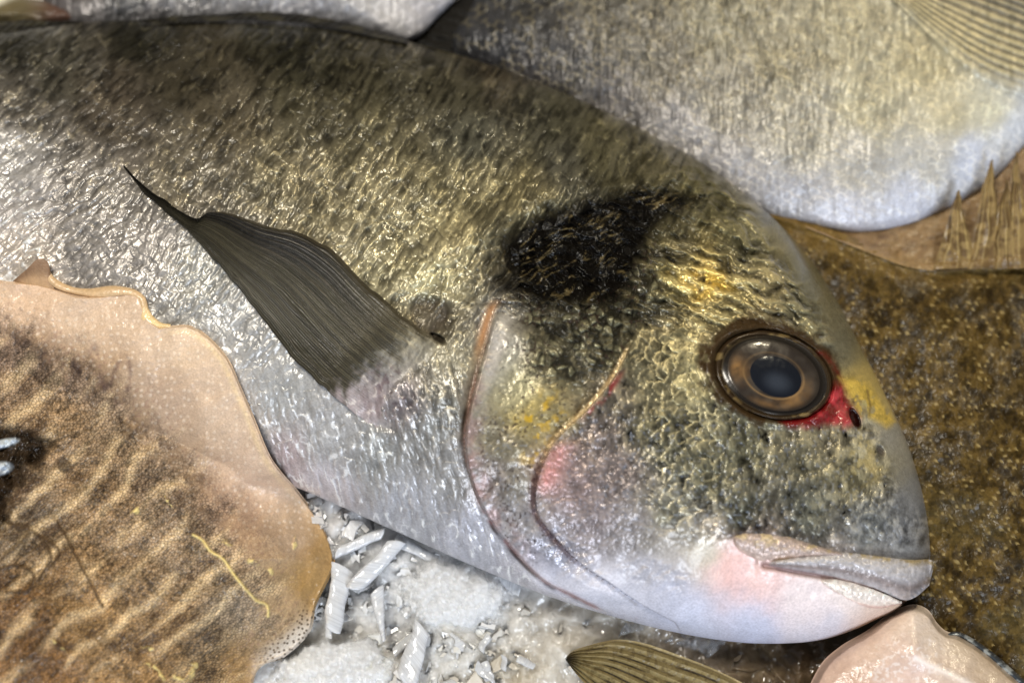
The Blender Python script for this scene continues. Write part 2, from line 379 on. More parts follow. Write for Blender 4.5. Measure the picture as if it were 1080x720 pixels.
def bream_paint(px, py, s, t):
    """pigment, finish and relief of the front bream; s along the body, t across it"""
    sh = px.shape
    wx = (fbm(px / 26, py / 26, 3) - 0.5) * 26; wy = (fbm(px / 26, py / 26, 9) - 0.5) * 26
    x2 = px + wx; y2 = py + wy
    C = idw(x2, y2, TONES1)
    dg, _ = pdist(px, py, GILL); dq, parq = pdist(px, py, PREO)            # positive = tail side when walking down
    g_body = np.where(inside(px, py, list(map(tuple, GILL)) + [(760, 800), (1200, 700), (1200, 100), (740, 100), (700, 190), (600, 230), (548, 270)]), 0.0, 1.0)
    cheek = np.where(inside(px, py, list(map(tuple, PREO)) + [(800, 800), (1200, 700), (1200, 100), (700, 100)]), 1.0, 0.0)
    head = 1 - g_body
    black = pmask(x2 * 0.6 + px * 0.4, y2 * 0.6 + py * 0.4, BLACK, 13)
    nape = sstep(20, -40, pdist(px, py, [(520, 100), (600, 215), (700, 205), (780, 260), (880, 330)])[0])
    # ---- flank scales
    ss = s / 10.0 + (fbm(px / 30, py / 30, 21) - 0.5) * 2.2; t2 = t / 11.0 + (fbm(px / 30, py / 30, 22) - 0.5) * 2.2
    ramp, rim, idn, lt = scales(ss, t2, 5, 0.45)
    up = 1 - sstep(0.0, 260, t + 120)                                      # 1 on the back, 0 on the belly
    ms = np.clip(g_body + 0.0, 0, 1)
    ms = np.maximum(ms, sstep(250, 225, py - 0.55 * (px - 560) * 0.2) * sstep(830, 700, px)) * sstep(3, 12, np.abs(dg) + 30 * (py < 315))
    edge = sstep(0.70, 0.97, rim) * sstep(-0.1, 0.35, ramp)
    gloss = fbm(px / 33, py / 33, 41, 3)
    # streak highlights on iridescent scale edges, painted as pigment: the lean follows the body, flatter towards the tail, upright at the belly
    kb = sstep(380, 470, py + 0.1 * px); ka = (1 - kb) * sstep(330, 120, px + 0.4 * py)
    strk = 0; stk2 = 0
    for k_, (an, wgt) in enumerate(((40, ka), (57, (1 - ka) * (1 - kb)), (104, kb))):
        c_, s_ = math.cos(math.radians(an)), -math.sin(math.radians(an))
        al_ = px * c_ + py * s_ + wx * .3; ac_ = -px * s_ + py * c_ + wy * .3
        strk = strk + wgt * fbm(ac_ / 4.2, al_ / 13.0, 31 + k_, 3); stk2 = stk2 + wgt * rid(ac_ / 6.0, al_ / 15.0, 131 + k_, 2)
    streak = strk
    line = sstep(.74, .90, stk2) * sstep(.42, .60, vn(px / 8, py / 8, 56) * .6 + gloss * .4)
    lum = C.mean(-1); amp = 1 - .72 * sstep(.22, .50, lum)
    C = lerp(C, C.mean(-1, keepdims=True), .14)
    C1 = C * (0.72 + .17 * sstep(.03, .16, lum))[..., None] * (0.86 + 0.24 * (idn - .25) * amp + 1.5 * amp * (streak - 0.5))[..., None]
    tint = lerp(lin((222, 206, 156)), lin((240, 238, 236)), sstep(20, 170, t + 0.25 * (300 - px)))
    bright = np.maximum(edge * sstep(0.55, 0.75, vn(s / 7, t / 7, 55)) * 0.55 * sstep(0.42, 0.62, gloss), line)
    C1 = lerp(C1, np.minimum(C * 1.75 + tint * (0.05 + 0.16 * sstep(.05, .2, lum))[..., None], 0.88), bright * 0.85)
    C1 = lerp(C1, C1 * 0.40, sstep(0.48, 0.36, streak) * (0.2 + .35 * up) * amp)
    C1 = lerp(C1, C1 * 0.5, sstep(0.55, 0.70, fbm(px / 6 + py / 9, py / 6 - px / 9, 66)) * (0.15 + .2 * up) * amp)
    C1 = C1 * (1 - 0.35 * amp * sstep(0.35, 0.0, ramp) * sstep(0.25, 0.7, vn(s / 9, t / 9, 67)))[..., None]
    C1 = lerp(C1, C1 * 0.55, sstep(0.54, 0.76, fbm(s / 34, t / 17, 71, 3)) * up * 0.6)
    zS = (ramp * 0.55 + 0.55) * 1.5 + (idn - 0.5) * lt * 2.2 + (streak - 0.5) * (2.0 + 3.6 * amp) + line * (.5 + .9 * amp)
    # ---- pebble scales on nape, black patch and gill cover
    f1, f2, wid, wvx, wvy = worley(px / 9 + wx / 18, py / 9 + wy / 18, 11)
    peb = sstep(0.02, 0.4, f2 - f1)
    fine = fbm(px / 3.2, py / 3.2, 81, 3); med = fbm(px / 9, py / 9, 82, 3)
    # forehead: wrinkled scaly folds running back from the brow; cheek: brushed metal grain
    c_, s_ = math.cos(math.radians(24)), math.sin(math.radians(24)); fa = px * c_ + py * s_ + wx * .7; fb = -px * s_ + py * c_ + wy * .7
    fold = fbm(fa / 17, fb / 5.2, 91, 4); brow = sstep(372, 345, py - .12 * (px - 800)) * head
    grain = fbm(px / 5.5 + wy / 24, py / 9.0 + wx / 24, 94, 4); calm = sstep(.13, .30, C.mean(-1)) * np.maximum(sstep(760, 720, px), sstep(555, 590, py)); blotch = fbm(px / 24 + wx / 30, py / 34 + wy / 30, 96, 3)
    gold = brow * sstep(.54, .66, fold) + (1 - brow) * sstep(.54, .68, grain) * sstep(.42, .60, blotch)
    C2 = C * (0.68 + .20 * calm + 0.8 * (fine - .5) * (1 - .4 * calm) + 0.7 * (med - 0.5) * (1 - .6 * calm) + 1.35 * (grain - .5) * (1 - brow) * (1 - .78 * calm) + 1.7 * (fold - .5) * brow)[..., None]
    C2 = lerp(C2, np.minimum(C * 1.45 + lin((214, 192, 128)) * 0.16, 0.8), gold * 0.6 * sstep(620, 520, py) * (1 - .7 * calm * (1 - brow)))
    C2 = lerp(C2, C2 * 0.42, (brow * sstep(.47, .36, fold) + (1 - brow) * sstep(.47, .36, blotch * .6 + grain * .4)) * sstep(605, 555, py) * .9 * (1 - .85 * calm * (1 - brow)))
    C2 = lerp(C2, lin((166, 174, 190)), sstep(.72, .84, vn(px / 2.7 + fine, py / 2.7, 103)) * (1 - brow) * sstep(590, 560, py) * sstep(420, 450, py) * .22)
    edge_d = pdist(px, py, G5[::12, 0:2], False)[0]
    C2 = C2 * (1 - .13 * calm * (1 - brow))[..., None]
    fib = fbm((px * .45 - py * .9 + wx * .3) / 2.6, (px * .9 + py * .45) / 16, 107, 3)
    C2 = C2 * (1 + .5 * (fib - .5) * calm * (1 - brow))[..., None]
    C2 = lerp(C2, lin((70, 60, 62)), sstep(.60, .72, fbm(px / 5, py / 4, 108, 3)) * sstep(470, 500, py) * sstep(600, 560, py) * cheek * sstep(700, 660, px) * .35)
    smo = sstep(34, 14, edge_d + (med - .5) * 14) * sstep(780, 830, px) * sstep(560, 520, py)
    C2 = lerp(C2, C * (.86 + .3 * (fine - .5))[..., None], smo)
    # cheek scales: chains of rounded plates
    mch = np.clip(pmask(px, py, [(672, 345), (740, 330), (752, 400), (770, 450), (760, 540), (745, 566), (700, 560), (682, 500), (690, 430), (668, 380)], 16), 0, 1)
    r3, rm3, id3, lt3 = scales((px - 0.14 * py) / 12.5 + wx / 16 + (fine - .5) * .25, (py + 0.1 * px) / 13 + wy / 18, 15, 0.5)
    chain = sstep(0.7, 0.97, rm3) * sstep(-0.2, 0.4, r3)
    C2 = lerp(C2, C2 * (0.8 + 0.5 * id3)[..., None], mch)
    C2 = lerp(C2, np.minimum(C * 1.5 + lin((205, 185, 130)) * 0.25, 0.8), chain * mch * 0.95 * sstep(.35, .6, vn(px / 8, py / 8, 104)))
    C2 = lerp(C2, C2 * 0.35, mch * sstep(0.25, -0.15, r3) * 0.7)
    # dark pebbly mottling under the black patch
    mm = pmask(x2, y2, [(545, 322), (600, 312), (690, 262), (712, 280), (692, 330), (668, 352), (648, 388), (612, 412), (585, 412), (566, 395), (556, 360)], 16)
    blot = sstep(0.42, 0.58, fbm(px / 10, py / 10, 95, 3))
    C2 = lerp(C2, lerp(lin((30, 28, 22)), lin((128, 124, 98)), sstep(0.45, 0.9, wid) * peb * fine * 1.5), mm * lerp(0.45, 0.95, blot))
    # yellow and specks on the gill cover
    yel = sstep(1.1, 0.3, ell(x2 + wx, y2, 568, 452, 20, 48, 20)) * sstep(0.46, 0.62, fbm(px / 9, py / 9, 97, 4))
    C2 = lerp(C2, lin((200, 160, 40)) * (.6 + .8 * fine)[..., None], yel * 0.8)
    spk = sstep(0.72, 0.80, vn(px / 2.6, py / 2.6, 98)) * sstep(0.35, 0.6, vn(px / 14, py / 14, 99)) * (1 - cheek) * head * sstep(650, 560, py)
    C2 = lerp(C2, lin((52, 40, 34)), spk * 0.75)
    rimg = sstep(26, 6, np.abs(dg)) * head * sstep(330, 420, py) * sstep(640, 520, py)
    C2 = lerp(C2, lin((150, 118, 112)) * (0.5 + fine)[..., None], rimg * 0.6 * sstep(.25, .6, fbm(px / 14, py / 14, 175)))
    # pink and orange edges
    C2 = lerp(C2, lin((150, 52, 52)), np.exp(-((dq + 3.5) / 3.2) ** 2) * sstep(385, 405, py) * sstep(450, 420, py) * sstep(.3, .5, fbm(px / 10, py / 10, 161)) * 0.8)
    C2 = lerp(C2, lin((206, 120, 110)), np.exp(-((dq + 9) / 9.0) ** 2) * sstep(460, 480, py) * sstep(530, 505, py) * 0.5 * (.3 + fine))
    C2 = lerp(C2, lin((222, 196, 150)), np.exp(-((dq - 2.5) / 2.2) ** 2) * sstep(360, 380, py) * sstep(500, 455, py) * 0.8)
    C2 = lerp(C2, lin((96, 70, 74)), np.exp(-((dq - 3) / 4.0) ** 2) * sstep(480, 520, py) * sstep(640, 590, py) * 0.6)
    dl, _ = pdist(px, py, [(776, 566), (740, 558), (715, 568)], False)
    gs = sstep(1.2, .3, ell(x2, y2, 912, 482, 20, 34, -15)) * sstep(.40, .58, fbm(px / 9, py / 9, 181, 3)); C2 = lerp(C2, lin((210, 190, 130)), gs * .65)
    gs = sstep(1.2, .2, ell(x2, y2, 744, 299, 32, 17, 18)) * sstep(.34, .52, fbm(px / 9, py / 9, 182, 3)); C2 = lerp(C2, lin((218, 182, 86)), gs * .8)
    gs = sstep(1.15, .4, ell(x2, y2, 738, 372, 22, 46, -20)) * sstep(.46, .62, fbm(px / 11, py / 7, 183, 3)); C2 = lerp(C2, lin((206, 192, 146)), gs * .6)
    # white lower jaw
    chin = pmask(x2 * .5 + px * .5, y2 * .5 + py * .5, [(715, 575), (775, 568), (800, 590), (880, 606), (960, 630), (960, 690), (560, 690), (560, 600), (640, 590)], 14)
    C2 = lerp(C2, C * (0.93 + 0.14 * med)[..., None], chin)
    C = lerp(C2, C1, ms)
    # black shoulder patch over everything
    C = lerp(C, lin((12, 10, 8)) * (0.5 + 1.1 * fine)[..., None], black * sstep(0.34, 0.42, black * 0.8 + (fbm(px / 9, py / 9, 77) - .2) * 0.4 + (wid - .5) * .32))
    fold_glint = rid((px * .5 + py * .87 + wy * .6) / 4.5, (px * .87 - py * .5 + wx * .6) / 26, 78, 3)
    C = lerp(C, lin((112, 98, 66)), black * sstep(.80, .93, fold_glint) * sstep(.45, .62, fbm(px / 18, py / 18, 79)) * .7)  # thin glints along the folds, painted into the black patch
    # orange rim at the top of the gill slit
    C = lerp(C, lin((205, 150, 98)), np.exp(-((dg - 4) / 4.5) ** 2) * sstep(312, 328, py) * sstep(392, 350, py) * 0.7)
    C = lerp(C, lin((120, 80, 60)), np.exp(-((dg) / 2.5) ** 2) * sstep(350, 400, py) * sstep(520, 440, py) * 0.6)
    C = lerp(C, lin((150, 106, 104)), np.exp(-((dg) / 2.2) ** 2) * sstep(510, 550, py) * .8 * sstep(.3, .6, fbm(px / 16, py / 16, 173)))
    C = lerp(C, lin((46, 34, 28)), np.exp(-((dg - 2.0) / 2.0) ** 2) * sstep(395, 420, py) * sstep(660, 600, py) * (.9 * sstep(.3, .65, fbm(px / 22, py / 22, 163))))  # shading of the gill crevice, painted as a dark pigment line
    C = lerp(C, lin((78, 58, 58)), np.exp(-((dq - 2.0) / 3.0) ** 2) * sstep(440, 480, py) * sstep(640, 560, py) * .7 * sstep(.2, .6, fbm(px / 18, py / 18, 174)))
    # eye surround, blood, nostril, gold bridge
    e = ell(px, py, *EYE)
    C = lerp(C, lin((58, 44, 27)), sstep(1.34, 1.08, ell(px, py, EYE[0] - 3, EYE[1] - 4, EYE[2] + 4, EYE[3] + 5, EYE[4]) + (fbm(px / 9, py / 9, 61) - 0.5) * 0.4))
    gb = pmask(x2 * .4 + px * .6, y2 * .4 + py * .6, [(886, 398), (905, 400), (925, 415), (945, 445), (935, 450), (915, 440), (905, 436), (893, 415)], 5)
    C = lerp(C, lin((226, 194, 92)) * (0.6 + 0.8 * fine)[..., None], gb * 0.9 * sstep(.28, .42, fbm(px / 8, py / 8, 68)))
    C = lerp(C, lin((140, 118, 70)), gb * np.exp(-(pdist(px + wx * .3, py, [(914, 412), (917, 428), (914, 446)], False)[0] / 1.6) ** 2) * .8)
    rd = pmask(px + wx * .35, py + wy * .35, RED, 6)
    C = lerp(C, lerp(lin((112, 8, 16)), lin((176, 52, 60)), sstep(0.42, 0.7, fbm(px / 12, py / 12, 62, 3))), rd * 0.95)
    nost = sstep(1.25, 0.8, ell(px, py, 902, 441, 11, 4.2, 66))
    C = lerp(C, lin((34, 8, 6)), nost)
    no2 = sstep(1.3, 0.7, ell(px, py, 929, 475, 6, 3.5, 60)); C = lerp(C, lin((70, 62, 60)), no2 * 0.8)
    # pit behind the fin root
    pit = sstep(1.2, 0.6, ell(px + wx * .6, py + wy * .4, 454, 332, 24, 22, 10)); C = lerp(C, lin((74, 66, 56)), pit * 0.8)
    pit2 = sstep(1.2, 0.6, ell(px + wx * .2, py, 462, 357, 9, 4, 35)); C = lerp(C, lin((34, 27, 20)), pit2 * .9)
    lipl = pdist(px, py, [(770, 563), (800, 557), (836, 562), (868, 573), (892, 580), (930, 583), (978, 587)], False)[0]
    C = lerp(C, lin((44, 38, 36)), np.exp(-((lipl - 1) / 3.0) ** 2) * .5)
    spf = sstep(.56, .66, fbm(px / 6, py / 6, 171, 3)) * sstep(1.2, .5, ell(px, py, 414, 408, 34, 20, 50)); C = lerp(C, lin((88, 70, 72)), spf * .7)
    ml = pdist(px, py, [(806, 596), (840, 603), (880, 610), (920, 621), (951, 634)], False)[0]; C = lerp(C, lin((120, 84, 76)), np.exp(-((ml - 1) / 2.2) ** 2) * .75)
    ml2 = ell(px, py, 951, 634, 9, 3, 20); C = lerp(C, lin((46, 30, 22)), sstep(1.2, .6, ml2))
    # ---- relief
    z = zS * ms * (1 - 0.3 * black)
    z = z + head * (1 - chin) * ((fine - 0.5) * 1.6 + (med - 0.5) * 1.6) * (1 - .8 * smo) * (1 - 0.5 * mch) * sstep(975, 930, px)
    z = z + head * (1 - chin) * sstep(640, 560, py) * (1 - smo) * (brow * (fold - .5) * 13 + (1 - brow) * ((grain - .5) * 2.6 + (blotch - .5) * 4) * (1 - .75 * calm))
    z = z + mch * ((r3 * 0.6) * 3.0 + (id3 - 0.5) * lt3 * 2)
    z = z + np.maximum(mm, black * .6) * (peb * 2.2 + (wid - 0.5) * 2.0 + (wvx * (wid - .5) * 4))
    z = z + chin * (fbm(px / 22, py / 22, 63) - 0.5) * 3.0
    z = z + head * np.exp(-np.abs(dg) / 30) * 11.0 * sstep(300, 335, py) * sstep(690, 620, px)
    z = z - g_body * np.exp(-np.abs(dg) / 12) * 4.0 * sstep(315, 345, py)
    z = z + cheek * np.exp(-np.abs(dq) / 26) * 9.0 * sstep(335, 400, py)
    z = z - head * (1 - cheek) * np.exp(-np.abs(dq) / 10) * 3.0 * sstep(345, 400, py)
    z = z - 9 * sstep(1.35, 0.2, ell(px, py, 600, 275, 105, 62, -22)) - 7 * black * sstep(360, 250, py + .25 * (600 - px)) + black * (fold_glint - .5) * 3
    z = z + 5 * np.exp(-((ell(px, py, *EYE) - 1.17) / 0.10) ** 2) - 14 * sstep(1.16, 0.98, e)
    z = z - 4 * np.exp(-(ml / 3) ** 2)
    z = z - 9 * nost - 4 * no2 - 10 * pit2 - 6 * pit
    z = z + rd * ((fbm(px / 9, py / 9, 64) - 0.3) * 8); A_rd = rd
    gl = sstep(1.2, .5, ell(px + wx, py + wy, 600, 592, 52, 20, 40)) + .7 * sstep(1.2, .4, ell(px + wx, py + wy, 690, 610, 50, 22, 20))
    z = z + gl * (fbm(px / 8, py / 6, 165, 3) - .5) * 9
    z = z + 8 * np.exp(-(pdist(px, py, [(398, 322), (428, 294), (480, 258), (530, 228), (590, 200)], False)[0] / 16) ** 2) + 11 * np.exp(-ell(px, py, 446, 420, 42, 36, 20) ** 2)
    z = z - 6 * np.exp(-(ell(px, py, 404, 448, 12, 5, 25)) ** 2)
    z = z + (fbm(px / 60, py / 60, 65) - 0.5) * 11
    z = z + 3.0 * np.sin((s - 30) / 55 + t / 120) * g_body * 0.5
    # ---- finish
    A = np.empty(sh + (3,))
    A[..., 0] = 0.27 + 0.16 * (1 - idn) * ms; A[..., 1] = (0.40 * ms * (.4 + .6 * amp) * (1 - black) + 0.42 * (1 - ms) * (1 - chin) * (1 - .4 * calm * (1 - brow))) * sstep(.01, .12, C.mean(-1))
    A[..., 2] = (0.25 + 0.75 * sstep(0.42, 0.6, gloss)) * (.3 + .7 * sstep(.01, .10, C.mean(-1)))
    A[..., 1] *= 1 - rd; A[..., 0] = lerp(A[..., 0], 0.15, rd); A[..., 2] = np.maximum(A[..., 2], np.maximum(rd, np.minimum(gl, 1))); A[..., 0] = lerp(A[..., 0], .2, np.minimum(gl, 1) * .7)
    A[..., 2] = A[..., 2] * (1 - .45 * head * (1 - brow) * (1 - np.minimum(gl, 1)) * (1 - rd)) * (1 - .4 * ms * (1 - amp))
    A[..., 0] = A[..., 0] + .08 * head * (1 - brow) * (1 - rd)
    A[..., 2] = A[..., 2] * (1 - .8 * black) + black * .35 * sstep(.62, .75, wid)
    return C, A, z

X = G5[:, None, 0] * (1 - vv) + G5[:, None, 2] * vv
Y = G5[:, None, 1] * (1 - vv) + G5[:, None, 3] * vv
wv = 2 * vv - 1
prof = (1 - np.abs(wv) ** 2.3) ** 0.58
prof = prof * (1 + 0.06 * wv)                                  # fuller towards the belly
Wd = np.hypot(G5[:, 0] - G5[:, 2], G5[:, 1] - G5[:, 3])
tcr = (vv[None, :] - 0.5) * (0.6 * Wd[:, None] + 0.4 * 520)
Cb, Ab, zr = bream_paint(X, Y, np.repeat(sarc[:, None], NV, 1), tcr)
fade = np.clip(np.minimum(vv, 1 - vv) * Wd[:, None] / 14, 0, 1); fade = fade * fade * (3 - 2 * fade)
Zs = ZEQ + G5[:, 4:5] * prof[None, :]
Z = Zs + zr * (0.25 + 0.75 * fade)
R1 = raster(X, Y, Z)
R1s = raster(X, Y, Zs)
# underside: the far flank resting on the ice
ang = np.linspace(0, math.pi / 2, 12)[1:]
def under(side):
    e = G5[:, 0:2] if side == 0 else G5[:, 2:4]
    k = (1 - np.cos(ang))[None, :, None]
    P = e[:, None, :] * (1 - k) + cen[:, None, :] * k
    return P[..., 0], P[..., 1], ZEQ - 0.42 * G5[:, 4:5] * np.sin(ang)[None, :]
ux0, uy0, uz0 = under(0); ux1, uy1, uz1 = under(1)
r = slice(None, None, -1)
def rep(a, k): return np.repeat(a, k, axis=1)
XB = np.concatenate([ux0[:, r], X, ux1], 1); YB = np.concatenate([uy0[:, r], Y, uy1], 1); ZB = np.concatenate([uz0[:, r], Z, uz1], 1)
CB = np.concatenate([rep(Cb[:, :1], 11), Cb, rep(Cb[:, -1:], 11)], 1); AB = np.concatenate([rep(Ab[:, :1], 11), Ab, rep(Ab[:, -1:], 11)], 1)
bream = thing('gilthead_bream', 'large front bream with black shoulder patch, open eye and gold brow, lying across the ice', 'fish', at(480, 330, 0))
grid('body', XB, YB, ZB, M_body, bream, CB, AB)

def on(x, y): return bil(R1, x, y)
def ons(x, y): return bil(R1s, x, y)

def strip(top, bot, n, m):
    T = curve(top, n); B = curve(bot, n); v = np.linspace(0, 1, m)
    x = T[:, None, 0] * (1 - v) + B[:, None, 0] * v; y = T[:, None, 1] * (1 - v) + B[:, None, 1] * v
    return x, y, np.repeat(np.linspace(0, 1, n)[:, None], m, 1), np.repeat(v[None], n, 0)

# ---- pectoral fin
x, y, a, b = strip([(488, 388), (460, 358), (420, 329), (387, 300), (353, 266), (318, 247), (278, 238), (245, 225), (222, 222), (205, 229), (166, 206), (146, 190), (130, 174)],
                   [(412, 470), (374, 435), (341, 409), (312, 380), (287, 350), (255, 308), (228, 276), (208, 254), (196, 243), (186, 234), (158, 209), (143, 193), (131, 177)], 560, 260)
x = x + (fbm(a * 14, b * 3, 5) - .5) * 5 * np.sin(np.pi * b); 
jag = (vn(a * 40, a * 0 + 3, 8) - 0.5) * 4 * (b > 0.9) + (vn(a * 30, a * 0 + 3, 18) - 0.5) * 3 * (b < 0.06); y = y + jag
rays = np.abs(((b ** .85 * 13 + 0.9 * vn(a * 3, b * 5, 3)) % 1) - 0.5) * 2
ray2 = np.abs(((b * 45 + 1.2 * vn(a * 7, b * 10, 4)) % 1) - 0.5) * 2
root = sstep(0.17, 0.02, a + 0.06 * np.sin(b * 7))
zf = ons(x, y) + 7 + 13 * np.sin(np.pi * np.clip(b, 0, 1)) ** 0.7 * sstep(0, .25, a) * sstep(1.0, .55, a) + (rays * 1.3 + ray2 * 0.9) * sstep(.06, .2, a) - 8 * (1 - sstep(0, 0.05, b)) * 0.6
zf = zf + 9 * sstep(0.05, 0.25, a) * sstep(1, 0.6, a) * (0.3 + 0.7 * (1 - b))
zf = zf - 6 * root * np.abs(2 * b - 1) ** 3 - 9 * sstep(0.03, 0.0, a)
Cf = lerp(lin((36, 34, 27)), lin((92, 86, 66)), sstep(0.35, 0.8, ray2 * 0.5 + 0.5 * fbm(a * 6, b * 70, 14, 3)) * 0.75)
Cf = lerp(Cf, lin((20, 19, 19)), np.maximum(sstep(0.42, 0.16, b + 0.08 * np.sin(a * 9)) * sstep(0.2, 0.5, a), sstep(0.75, 0.95, a) * 0.8))
Cf = lerp(Cf, lin((46, 40, 28)), sstep(0.07, 0.0, b) * 0.9); Cf = lerp(Cf, lin((58, 52, 40)), sstep(0.45, 0.2, rays) * 0.6)
Cf = lerp(Cf, lin((92, 84, 66)), sstep(0.3, 0.1, a) * 0.5)
sP = bil(raster(X, Y, np.repeat(sarc[:, None], NV, 1)), x, y)
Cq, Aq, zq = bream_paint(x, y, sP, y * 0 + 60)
Cf = lerp(Cf, lerp(Cq, lin((176, 150, 148)) * (.6 + .8 * fbm(x / 4, y / 4, 16))[..., None], .4 * sstep(.5, .9, b) * sstep(.02, .09, a)), sstep(.17, .10, a + .09 * (fbm(x / 7, y / 7, 19, 4) - .5) - .05 * b))
rtm = sstep(.17, .10, a + .09 * (fbm(x / 7, y / 7, 19, 4) - .5) - .05 * b); Cf = Cf * lerp(.30 + 1.3 * fbm(a * 7, b * 75, 20, 3), 1.0, rtm)[..., None]; Cf = lerp(Cf, Cf * .45, sstep(.06, .03, np.abs(b - .16 - .12 * a)) * sstep(.2, .35, a) * .8)
zf = lerp(on(x, y) - 2.5, zf, sstep(0.0, 0.13, a) * (.35 + .65 * sstep(0, .25, a)))
grid('pectoral_fin', x, y, zf, M_fin, bream, Cf, fin3(x.shape, 0.38, 0.1, 0.9))

# ---- folded dorsal fin lying along the back
x, y, a, b = strip([(-190, 38), (-60, 24), (20, 22), (80, 24), (130, 24), (200, 17), (280, 14), (340, 19), (400, 33), (430, 42)],
                   [(-190, 52), (-60, 36), (20, 33), (80, 35), (130, 31), (200, 24), (280, 22), (340, 28), (400, 40), (430, 46)], 620, 26)
y = y + (fbm(x / 26, x * 0 + 1, 7) - .5) * 5 * (1 - b)
zf = ZEQ + 6 + 16 * b + 1.8 * np.abs((((x + 12 * b) / 9) % 1) - .5) * 2 + (fbm(x / 18, y / 6, 12) - .5) * 5
Cf = lerp(lin((18, 16, 12)), lin((48, 45, 32)), sstep(0.4, 0.75, fbm(x / 14, y / 5, 13)))
grid('dorsal_fin', x, y, zf, M_fin, bream, Cf, fin3(x.shape, 0.5, 0.0, 0.35))

# ---- gill cover: the bony plate between gill slit and cheek
gl = GILL[8:50]; pq = PREO[12:50]
x, y, a, b = strip([(528, 324)] + [tuple(p) for p in GILL[6:56:4]], [(640, 372)] + [tuple(p) for p in PREO[18:56:4]], 420, 150)
xs = x; 
sI = bil(raster(X, Y, np.repeat(sarc[:, None], NV, 1)), x, y)
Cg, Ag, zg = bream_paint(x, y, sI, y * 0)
lift = 4.2 * sstep(0.0, 0.05, b) * sstep(1.0, 0.55, b) * 1.8 + 0.25
zf = on(x, y) * 0.5 + 0.5 * (ons(x, y) + zg) + lift * sstep(0, 0.06, a) * sstep(1, 0.9, a) - 3.5 * sstep(0.03, 0.0, b) - 3.0 * sstep(0.93, 1.0, b) - 3 * sstep(0.03, 0, a) - 3 * sstep(.96, 1, a)
Cg = lerp(Cg, lin((196, 190, 182)), sstep(0.2, 0.12, b) * sstep(0.03, 0.09, b) * sstep(0.35, 0.1, a) * 0.6)
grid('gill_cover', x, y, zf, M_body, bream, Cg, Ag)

# ---- jaw bones
def lip(name, top, bot, bulge, tone, seed, n=260, m=60, edge=2.5, tint=None):
    x, y, a, b = strip(top, bot, n, m)
    k = np.sin(np.pi * b) ** 0.6
    zf = ons(x, y) - 3 + (bulge + 3) * k * sstep(0, 0.08, a) * sstep(1.0, 0.96, a) + (fbm(x / 9, y / 4, seed) - .5) * 1.6
    fn = fbm(x / 3, y / 3, seed + 3, 3)
    C = tone(x, y, a, b) * (0.62 + 0.76 * fn)[..., None]
    zf = zf + (fn - .5) * 2.2
    grid(name, x, y, zf, M_lip, bream, C, fin3(x.shape, 0.33, 0.2, 0.9))
lip('jaw_bone', [(769, 566), (785, 561), (805, 560), (835, 566), (865, 576), (892, 584)], [(770, 568), (778, 580), (792, 589), (808, 594), (850, 589), (892, 586)], 7,
    lambda x, y, a, b: lerp(lerp(lin((176, 158, 150)), lin((206, 182, 168)), sstep(.5, 1, b)), lin((190, 170, 124)), sstep(.5, .7, fbm(x / 7, y / 5, 203)) * sstep(0.75, 0.1, b) * .7), 200)
lip('upper_lip', [(808, 592), (850, 585), (886, 581), (925, 586), (960, 590), (982, 590), (984, 600)], [(806, 595), (840, 601), (880, 608), (920, 619), (951, 632), (966, 629), (980, 617)], 10,
    lambda x, y, a, b: lerp(lerp(lin((186, 182, 184)), lin((146, 134, 130)), np.exp(-((b - .72) / .16) ** 2)), lin((170, 154, 122)), sstep(0.2, 0.05, b) * sstep(.45, .6, fbm(x / 8, y / 5, 213))), 210)
lip('lower_lip', [(862, 611), (885, 611), (912, 618), (936, 627), (951, 634)], [(864, 613), (882, 626), (905, 638), (928, 641), (951, 636)], 4,
    lambda x, y, a, b: lerp(lin((240, 228, 216)), lin((226, 190, 178)), sstep(0.75, 1.0, b)), 220)

# ---- eye
def disc(name, cx, cy, ra, rb, rot, z0, dome, paint, parent, nr=50, na=160, r0=0.0, mat=None, shine=.42):
    th = np.linspace(0, 2 * np.pi, na, endpoint=False); rr = np.linspace(r0, 1, nr)
    TH, RR = np.meshgrid(th, rr, indexing='ij'); c, s_ = math.cos(math.radians(rot)), math.sin(math.radians(rot))
    u = RR * np.cos(TH) * ra; v = RR * np.sin(TH) * rb
    x = cx + u * c - v * s_; y = cy + u * s_ + v * c
    z = z0(x, y, RR) if callable(z0) else z0 + dome * np.sqrt(np.clip(1 - RR ** 2 * 0.98, 0, 1))
    C = paint(x, y, RR, TH)
    return grid(name, x, y, z, mat or M_eye, parent, C, fin3(x.shape, 0.25, 0.1, shine), wrap=True)
ez = float(bil(R1s, np.array([815.]), np.array([396.]))[0])
slope = lambda x, y: ons(x, y) - ez
def eye_paint(x, y, r_, th):
    C = lerp(lin((36, 32, 28)), lin((66, 62, 58)), sstep(0.9, 0.5, r_))
    C = lerp(C, lin((104, 86, 54)), np.exp(-((r_ - 0.93) / 0.02) ** 2) * 0.35 * (.4 + np.cos(th - 2.6)).clip(0, 1))
    return lerp(C, lin((22, 17, 12)), np.exp(-((r_ - 0.89) / 0.035) ** 2) * 0.8)
